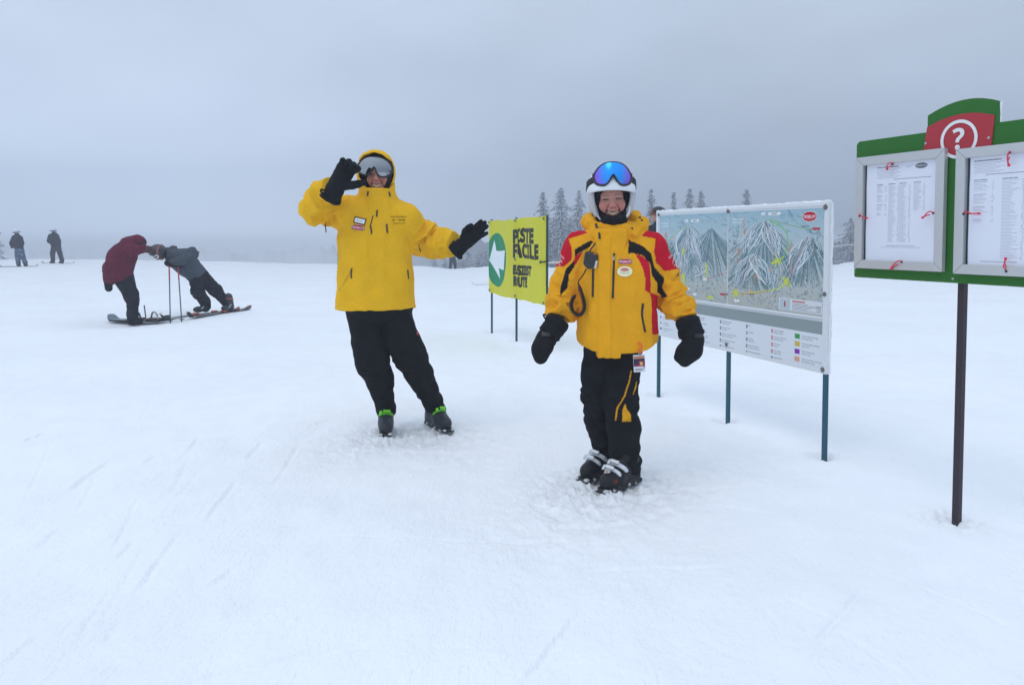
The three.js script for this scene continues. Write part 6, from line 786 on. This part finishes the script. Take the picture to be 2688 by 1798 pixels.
// the skier leaning over the poles, in grey
{
  const ox = -5.32, oz = -13.3, oy = gAt(ox, oz) + 0.03, P = thing('person', 'person in grey ski jacket and dark helmet leaning far forward over two upright ski poles', 'person', [ox, oy, oz]);
  const torso = uni(0.08, [cap([-0.290, 0.680, 0.120], [-0.428, 0.860, 0.220], 0.175, 0.19), cap([-0.428, 0.860, 0.220], [-0.577, 0.990, 0.340], 0.19, 0.15)]);
  const armN = limb([[-0.504, 1.030, 0.420], [-0.207, 1.060, 0.460], [-0.362, 0.930, 0.520], [-0.562, 0.885, 0.520]], [0.1, 0.088, 0.075, 0.06], { amp: 0.012, freq: 12, seed: 9, gather: [[0.28, 0.1, 1]], k: 0.05 }), armF = limb([[-0.608, 1.000, 0.220], [-0.470, 0.950, 0.120], [-0.582, 0.840, 0.280]], [0.1, 0.085, 0.065]);
  const hood = uni(0.03, [cap([-0.620, 1.060, 0.380], [-0.589, 1.130, 0.360], 0.085, 0.06), cap([-0.694, 1.100, 0.300], [-0.549, 1.140, 0.360], 0.06, 0.035)]);
  const jf = (x, y, z) => { let d = smin(torso(x, y, z), hood(x, y, z), 0.04); d = smin(d, uni(0.03, [armN, armF])(x, y, z), 0.03); d -= 0.006 * N3(x * 6 + 3, y * 5, z * 6) + 0.003 * N3(x * 17, y * 13, z * 17); return smax(d, -(-(x - 0.42 * z + 0.34) * 0.62 + (y - 0.68) * 0.72 + 0.07), 0.015); };
  bonesBody(P, uni(0.06, [limb([[-0.12, 0.08, 0.14], [-0.241, 0.340, 0.140], [-0.300, 0.660, 0.120], [-0.566, 0.980, 0.320]], [0.045, 0.05, 0.1, 0.09]), limb([[0.18, 0.1, -0.14], [-0.008, 0.360, -0.020], [-0.288, 0.660, 0.100]], [0.045, 0.05, 0.1]), cap([-0.599, 1.000, 0.360], [-0.715, 1.060, 0.440], 0.06, 0.055), ell([-0.798, 1.040, 0.480], [0.09, 0.1, 0.085])]), [-1.2, 0, -0.3], [0.573, 1.250, 0.650]);
  part('jacket', skin(jf, [-1.042, 0.500, -0.100], [0.173, 1.250, 0.650], 0.012, (x, y, z) => { const k = 1 + 0.12 * N3(x * 8, y * 8, z * 8); return (Math.abs(N3(x * 9, y * 9, z * 9)) < 0.03 && x > -0.75 && x < -0.45 ? [0.3, 0.06, 0.05] : [0.072, 0.088, 0.105]).map((v) => v * k); }), M.cloth, P);
  const lA = limb([[-0.287, 0.700, 0.150], [-0.253, 0.360, 0.160], [-0.137, 0.200, 0.150], [-0.11, 0.08, 0.14]], [0.14, 0.1, 0.085, 0.075], { amp: 0.01, freq: 9, seed: 26, gather: [[0.36, 0.1, 1]], k: 0.06 }), lB = limb([[-0.276, 0.700, 0.080], [-0.013, 0.380, -0.030], [0.17, 0.1, -0.14]], [0.14, 0.1, 0.075], { amp: 0.01, freq: 9, seed: 36, gather: [[0.4, 0.1, 1]], k: 0.06 });
  part('trousers', skin((x, y, z) => smax(uni(0.03, [lA, lB])(x, y, z), 0.06 - y, 0.01), [-0.55, 0.02, -0.3], [0.447, 0.900, 0.350], 0.013, dull([0.015, 0.015, 0.019])), M.cloth, P);
  const H = part('helmet', skin((x, y, z) => smax(ell([-0.798, 1.080, 0.480], [0.142, 0.135, 0.13])(x, y, z), -smax(ell([-0.820, 0.990, 0.500], [0.1, 0.1, 0.1])(x, y, z), y - 1.02, 0.01), 0.01), [-1.046, 0.900, 0.320], [-0.557, 1.250, 0.650], 0.011), plain([0.03, 0.032, 0.032], { roughness: 0.45 }), P);
  part('goggle_strap', place(new THREE.TorusGeometry(0.116, 0.02, 6, 40), [-0.735, 1.075, 0.48], [0, Math.PI / 2 - 0.15, 0.12], [1, 1, 1]), plain([0.3, 0.11, 0.1], { roughness: 0.7 }), H);
  part('goggle_rim', tube([[-0.824, 0.985, 0.585], [-0.784, 0.965, 0.610], [-0.740, 0.975, 0.620], [-0.720, 1.010, 0.620], [-0.764, 1.020, 0.610], [-0.822, 0.990, 0.590]], 0.011, 20, 5), M.white, H);
  part('goggle_lens', place(new THREE.SphereGeometry(0.04, 12, 8), [-0.777, 0.990, 0.590], [0, 0, 0.5], [1, 0.6, 0.5]), plain([0.1, 0.09, 0.12], { roughness: 0.2 }), H);
  for (const [x, y, z] of [[-0.577, 0.880, 0.530], [-0.484, 0.860, 0.420]]) part('glove', skin(uni(0.02, [cap([x, y, z], [x - 0.03, y + 0.01, z], 0.06, 0.055), cap([x + 0.04, y - 0.01, z], [x + 0.07, y, z], 0.058)]), [x - 0.12, y - 0.1, z - 0.1], [x + 0.16, y + 0.1, z + 0.1], 0.011), M.black, P);
  const or = plain([0.5, 0.11, 0.04], { roughness: 0.5 });
  for (const [x, z, t] of [[-0.13, 0.13, 0.9], [0.2, -0.15, 0.8]]) { const b = new THREE.Group(); b.name = 'ski_boot'; b.position.set(x, 0, z); b.rotation.y = t > 0.85 ? Math.atan2(-0.66, 0.75) : Math.atan2(-0.3, 0.954); P.add(b); part('shell', skin(uni(0.03, [ell([0, 0.06, 0.13], [0.055, 0.055, 0.1]), cap([0, 0.07, 0], [0, 0.25, 0.05], 0.07, 0.075)]), [-0.1, -0.02, -0.1], [0.1, 0.36, 0.26], 0.011), M.plastic, b); part('buckle', place(box(0.13, 0.02, 0.1, 0.006), [0, 0.1, 0.07], [0.7, 0, 0]), M.steel, b); part('cuff_band', place(new THREE.TorusGeometry(0.075, 0.012, 5, 20), [0, 0.22, 0.04], [1.4, 0, 0]), or, b); }
  const dk = (t) => (Math.abs(t) > 0.86 ? [0.2, 0.06, 0.04] : [0.03, 0.03, 0.035]);
  const ski = (label, bx, bz, dx, dz, fore, aft) => { const x0 = ox + bx - dx * fore, z0 = oz + bz - dz * fore, x1 = ox + bx + dx * aft, z1 = oz + bz + dz * aft; return snowboard('ski', label, [x0, gAt(x0, z0) + 0.02, z0], [x1, gAt(x1, z1) + 0.02, z1], 0.13, dk); };
  const k1 = ski('dark ski of the leaning grey skier, its tip just behind the two ski poles', -0.13, 0.13, 0.66, -0.75, 0.82, 0.66), k2 = ski('dark ski of the leaning grey skier with reddish tip, the nearer of the pair', 0.2, -0.15, 0.3, -0.954, 1.1, 0.6);
  for (const k of [k1, k2]) for (const t of k === k1 ? [-0.1, 0.24] : [0.08, 0.42]) { const c = k.dir.clone().multiplyScalar(t).addScaledVector(k.up, 0.03); part('binding', place(box(0.075, 0.045, 0.1, 0.01), [c.x, c.y, c.z], [0, Math.atan2(k.dir.x, k.dir.z), 0]), or, k.T); }
  for (const [tx, ty, tz, bx, bz, side] of [[-5.90, 0.90, -12.77, -5.60, -12.12, 'left'], [-5.80, 0.88, -12.88, -5.42, -12.14, 'right']]) {
    const by = gAt(bx, bz) - 0.03, T = thing('ski_pole', side === 'left' ? 'dark ski pole under the grey skier\'s hands, the one nearer the snowboarder' : 'dark ski pole with red upper part, the one nearer the skier\'s boots', 'ski pole', [bx, by, bz]);
    const v = [tx - bx, ty - by, tz - bz]; part('shaft', tube([[0, 0, 0], v.map((q) => q * 0.5), v], 0.0095, 8, 7), plain([0.02, 0.022, 0.045], { roughness: 0.4 }), T); part('upper_sleeve', tube([v.map((q) => q * 0.72), v.map((q) => q * 0.97)], 0.0125, 4, 7), plain([0.5, 0.04, 0.03]), T); part('basket', place(new THREE.CylinderGeometry(0.045, 0.03, 0.012, 12), v.map((q) => q * 0.07)), M.plastic, T); part('grip', tube([v.map((q) => q * 0.95), v.map((q) => q * 1.08)], 0.018, 4, 7), M.rubber, T);
  }
}
// two riders far left
function rider(label, x, z, o) {
  const y = gAt(x, z) + 0.02, P = thing('person', label, 'person', [x, y, z]); P.scale.setScalar(o.s);
  const tor = uni(0.06, [cap([0.02, 0.95, 0], [-0.04, 1.36, 0.02], 0.19, 0.2), cap([-0.04, 1.36, 0], [-0.02, 1.5, 0], 0.16, 0.08), ...o.arms.map((a) => limb(a, [0.1, 0.085, 0.065]))]);
  bonesBody(P, uni(0.06, [...o.legs.map((l) => limb(l, [0.05, 0.06, 0.09])), cap([0, 0.95, 0], [-0.02, 1.45, 0], 0.13, 0.08), ell([o.hx + 0.01, 1.63, 0.01], [0.085, 0.12, 0.1]), ...o.arms.map((a) => limb(a, [0.05, 0.04, 0.03]))]), [-0.5, 0, -0.3], [0.5, 1.8, 0.3]);
  part('jacket', skin((a, b, c) => smax(tor(a, b, c) - 0.006 * N3(a * 7, b * 6, c * 7), 0.8 - b, 0.02), [-0.5, 0.7, -0.35], [0.5, 1.62, 0.35], 0.022, dull(o.jacket)), M.cloth, P);
  part('trousers', skin((a, b, c) => smax(uni(0.03, o.legs.map((l) => limb(l, [0.095, 0.115, 0.15])))(a, b, c) - 0.008 * N3(a * 8, b * 6, c * 8), 0.03 - b, 0.01), [-0.5, 0, -0.35], [0.5, 1.05, 0.35], 0.022, (a, b, c) => (o.speck && N3(a * 13, b * 13, c * 13) > 0.35 ? [0.3, 0.34, 0.42] : o.trousers)), M.cloth, P);
  const H = part('helmet', skin((a, b, c) => smax(ell([o.hx, 1.68, 0], [0.145, 0.14, 0.155])(a, b, c), 1.6 - b, 0.02), [-0.3, 1.5, -0.2], [0.3, 1.86, 0.2], 0.018), M.white, P);
  part('goggle_band', place(new THREE.TorusGeometry(0.147, 0.024, 6, 32), [o.hx, 1.64, 0], [Math.PI / 2 + 0.06, 0.05, 0]), M.plastic, H);
  for (const l of o.legs) part('boot', skin(uni(0.04, [cap([l[0][0], 0.06, l[0][2]], [l[0][0] + 0.02, 0.2, l[0][2]], 0.085), cap([l[0][0], 0.05, l[0][2]], [l[0][0] + o.toe, 0.05, l[0][2] + 0.06], 0.06)]), [l[0][0] - 0.3, -0.03, l[0][2] - 0.15], [l[0][0] + 0.3, 0.32, l[0][2] + 0.22], 0.02), M.plastic, P);
}
{
  const z1 = -34.6, x1 = -23.0, z2 = -39.2, x2 = -24.1;
  rider('far person in white helmet, dark jacket and blue snow-dusted trousers, leftmost of all', x1, z1, { s: 0.96, hx: -0.07, toe: 0.1, jacket: [0.022, 0.016, 0.02], trousers: [0.035, 0.07, 0.13], speck: true, arms: [[[-0.2, 1.38, 0.02], [-0.3, 1.12, 0.05], [-0.22, 0.92, 0.12]], [[0.13, 1.36, 0], [0.2, 1.1, 0], [0.18, 0.88, 0.04]]], legs: [[[0.02, 0.1, 0.05], [-0.02, 0.5, 0.04], [-0.02, 0.92, 0]], [[0.26, 0.1, -0.1], [0.18, 0.5, -0.03], [0.08, 0.92, 0]]] });
  rider('far person in white helmet and all-dark brownish clothes, right of the pair at far left', x2, z2, { s: 1.04, hx: -0.08, toe: -0.08, jacket: [0.02, 0.016, 0.018], trousers: [0.034, 0.022, 0.02], arms: [[[-0.22, 1.38, 0.05], [-0.26, 1.12, 0.12], [-0.1, 1.0, 0.2]], [[0.1, 1.36, 0], [0.2, 1.12, 0], [0.24, 0.84, 0.03]]], legs: [[[-0.1, 0.1, 0.06], [-0.1, 0.5, 0.08], [-0.04, 0.92, 0]], [[0.3, 0.12, -0.04], [0.22, 0.52, 0.0], [0.1, 0.92, 0]]] });
  const pale = (t) => (Math.abs(t) > 0.7 ? [0.5, 0.52, 0.55] : [0.16, 0.17, 0.2]);
  snowboard('snowboard', 'pale snowboard under the far person in blue trousers', [-23.75, gAt(-23.75, -34.3) + 0.01, -34.3], [-22.25, gAt(-22.25, -34.9) + 0.01, -34.9], 0.26, pale);
  snowboard('snowboard', 'reddish-ended snowboard under the far person in all-dark brownish clothes', [-24.75, gAt(-24.75, -39.0) + 0.01, -39.0], [-23.3, gAt(-23.3, -39.6) + 0.01, -39.6], 0.26, (t) => (t < -0.55 ? [0.4, 0.08, 0.07] : [0.06, 0.06, 0.07]));
  // one more standing on the crest, half lost in fog
  const z3 = -47, x3 = -0.0803 * 47, y3 = gAt(x3, z3) - 0.1, P = thing('person', 'fog-dimmed dark figure standing on the crest under the man\'s outstretched arm', 'person', [x3, y3, z3]);
  bonesBody(P, uni(0.05, [limb([[-0.14, 0.05, 0], [-0.1, 0.48, 0.02], [-0.06, 0.9, 0]], [0.05, 0.06, 0.09]), limb([[0.2, 0.05, 0], [0.14, 0.48, 0.02], [0.06, 0.9, 0]], [0.05, 0.06, 0.09]), cap([0, 0.95, 0], [-0.03, 1.42, 0], 0.13, 0.1), cap([-0.03, 1.42, 0], [-0.03, 1.55, 0], 0.06), ell([-0.03, 1.65, 0], [0.09, 0.12, 0.1])]), [-0.4, 0, -0.3], [0.5, 1.85, 0.3]);
  part('jacket', skin((a, b, c) => smax(uni(0.05, [cap([0, 0.92, 0], [-0.03, 1.4, 0], 0.18, 0.18), limb([[-0.2, 1.4, 0], [-0.25, 1.12, 0], [-0.2, 0.92, 0.06]], [0.09, 0.075, 0.06]), limb([[0.15, 1.4, 0], [0.27, 1.1, 0], [0.3, 0.85, 0.04]], [0.09, 0.075, 0.06])])(a, b, c), 0.78 - b, 0.02), [-0.5, 0.7, -0.3], [0.5, 1.65, 0.3], 0.025, dull([0.02, 0.02, 0.026])), M.cloth, P);
  part('trousers', skin(uni(0.03, [limb([[-0.15, 0.05, 0], [-0.1, 0.48, 0.02], [-0.06, 0.88, 0]], [0.085, 0.1, 0.13]), limb([[0.2, 0.05, 0], [0.14, 0.48, 0.02], [0.06, 0.88, 0]], [0.085, 0.1, 0.13])]), [-0.4, 0, -0.3], [0.5, 1.05, 0.3], 0.025, dull([0.016, 0.016, 0.02])), M.cloth, P);
  part('helmet', skin(ell([-0.03, 1.69, 0], [0.125, 0.13, 0.14]), [-0.2, 1.5, -0.2], [0.15, 1.85, 0.2], 0.02), M.plastic, P);
  snowboard('ski', 'pale ski with upturned tip showing at the left edge of the yellow banner', [-1.36, gAt(-1.36, -24.2) + 0.01, -24.2], [0.25, gAt(0.25, -24.6) + 0.01, -24.6], 0.11, () => [0.36, 0.38, 0.42]);
}
// the dark helmet beside the trail map
{
  const x = 2.62, z = -13.4, y = gAt(x, z), P = thing('person', 'person in dark jacket and black helmet with orange marks, standing behind the trail map', 'person', [x, y, z]), t = 1.878 - y - 1.83;
  P.position.y += t > 0 ? t : 0;
  bonesBody(P, uni(0.05, [limb([[-0.1, 0.05, 0], [-0.1, 0.5, 0.02], [-0.08, 0.95, 0]], [0.05, 0.06, 0.09]), limb([[0.14, 0.05, 0], [0.12, 0.5, 0.02], [0.08, 0.95, 0]], [0.05, 0.06, 0.09]), cap([0, 0.95, 0], [0.02, 1.45, 0], 0.13, 0.1), cap([0.02, 1.45, 0], [0.0, 1.6, 0], 0.06)]), [-0.4, 0, -0.3], [0.5, 1.7, 0.3]);
  part('head', skin(uni(0.02, [ell([-0.01, 1.68, 0.0], [0.1, 0.125, 0.085]), cap([-0.09, 1.66, 0], [-0.115, 1.645, 0], 0.012), ell([-0.05, 1.6, 0], [0.05, 0.045, 0.055])]), [-0.2, 1.5, -0.15], [0.15, 1.85, 0.15], 0.009, () => [0.5, 0.27, 0.2]), M.skin, P);
  part('helmet', skin((a, b, c) => smax(ell([0.015, 1.71, 0], [0.148, 0.13, 0.125])(a, b, c), -smax(ell([-0.1, 1.63, 0], [0.09, 0.085, 0.12])(a, b, c), b - 1.68, 0.01), 0.01), [-0.2, 1.55, -0.2], [0.2, 1.87, 0.2], 0.01, (a, b, c) => (a < -0.05 && N3(a * 22, b * 22, c * 12) > 0.1 ? [0.3, 0.07, 0.03] : [0.018, 0.019, 0.024])), bootMat, P);
  part('goggle_clip', place(box(0.05, 0.016, 0.01, 0.004), [-0.02, 1.755, 0.115], [0.3, 0, 0.5]), M.white, P);
  part('jacket', skin((a, b, c) => smax(uni(0.05, [cap([0, 0.95, 0], [0.03, 1.38, 0], 0.18, 0.17), cap([0.03, 1.4, 0], [0.04, 1.56, 0], 0.12, 0.085), limb([[-0.16, 1.4, 0], [-0.24, 1.15, 0.05], [-0.2, 0.95, 0.15]], [0.1, 0.08, 0.06]), limb([[0.22, 1.4, 0], [0.3, 1.15, 0.05], [0.26, 0.95, 0.15]], [0.1, 0.08, 0.06])])(a, b, c) - 0.006 * N3(a * 8, b * 6, c * 8), 0.75 - b, 0.02), [-0.5, 0.7, -0.3], [0.5, 1.7, 0.35], 0.016, dull([0.02, 0.022, 0.028])), M.cloth, P);
  part('trousers', skin(uni(0.03, [limb([[-0.1, 0.05, 0], [-0.1, 0.5, 0.02], [-0.08, 0.9, 0]], [0.09, 0.1, 0.13]), limb([[0.14, 0.05, 0], [0.12, 0.5, 0.02], [0.08, 0.9, 0]], [0.09, 0.1, 0.13])]), [-0.4, 0, -0.3], [0.5, 1.05, 0.3], 0.022, dull([0.015, 0.015, 0.018])), M.cloth, P);
}
renderer.render(scene, camera);
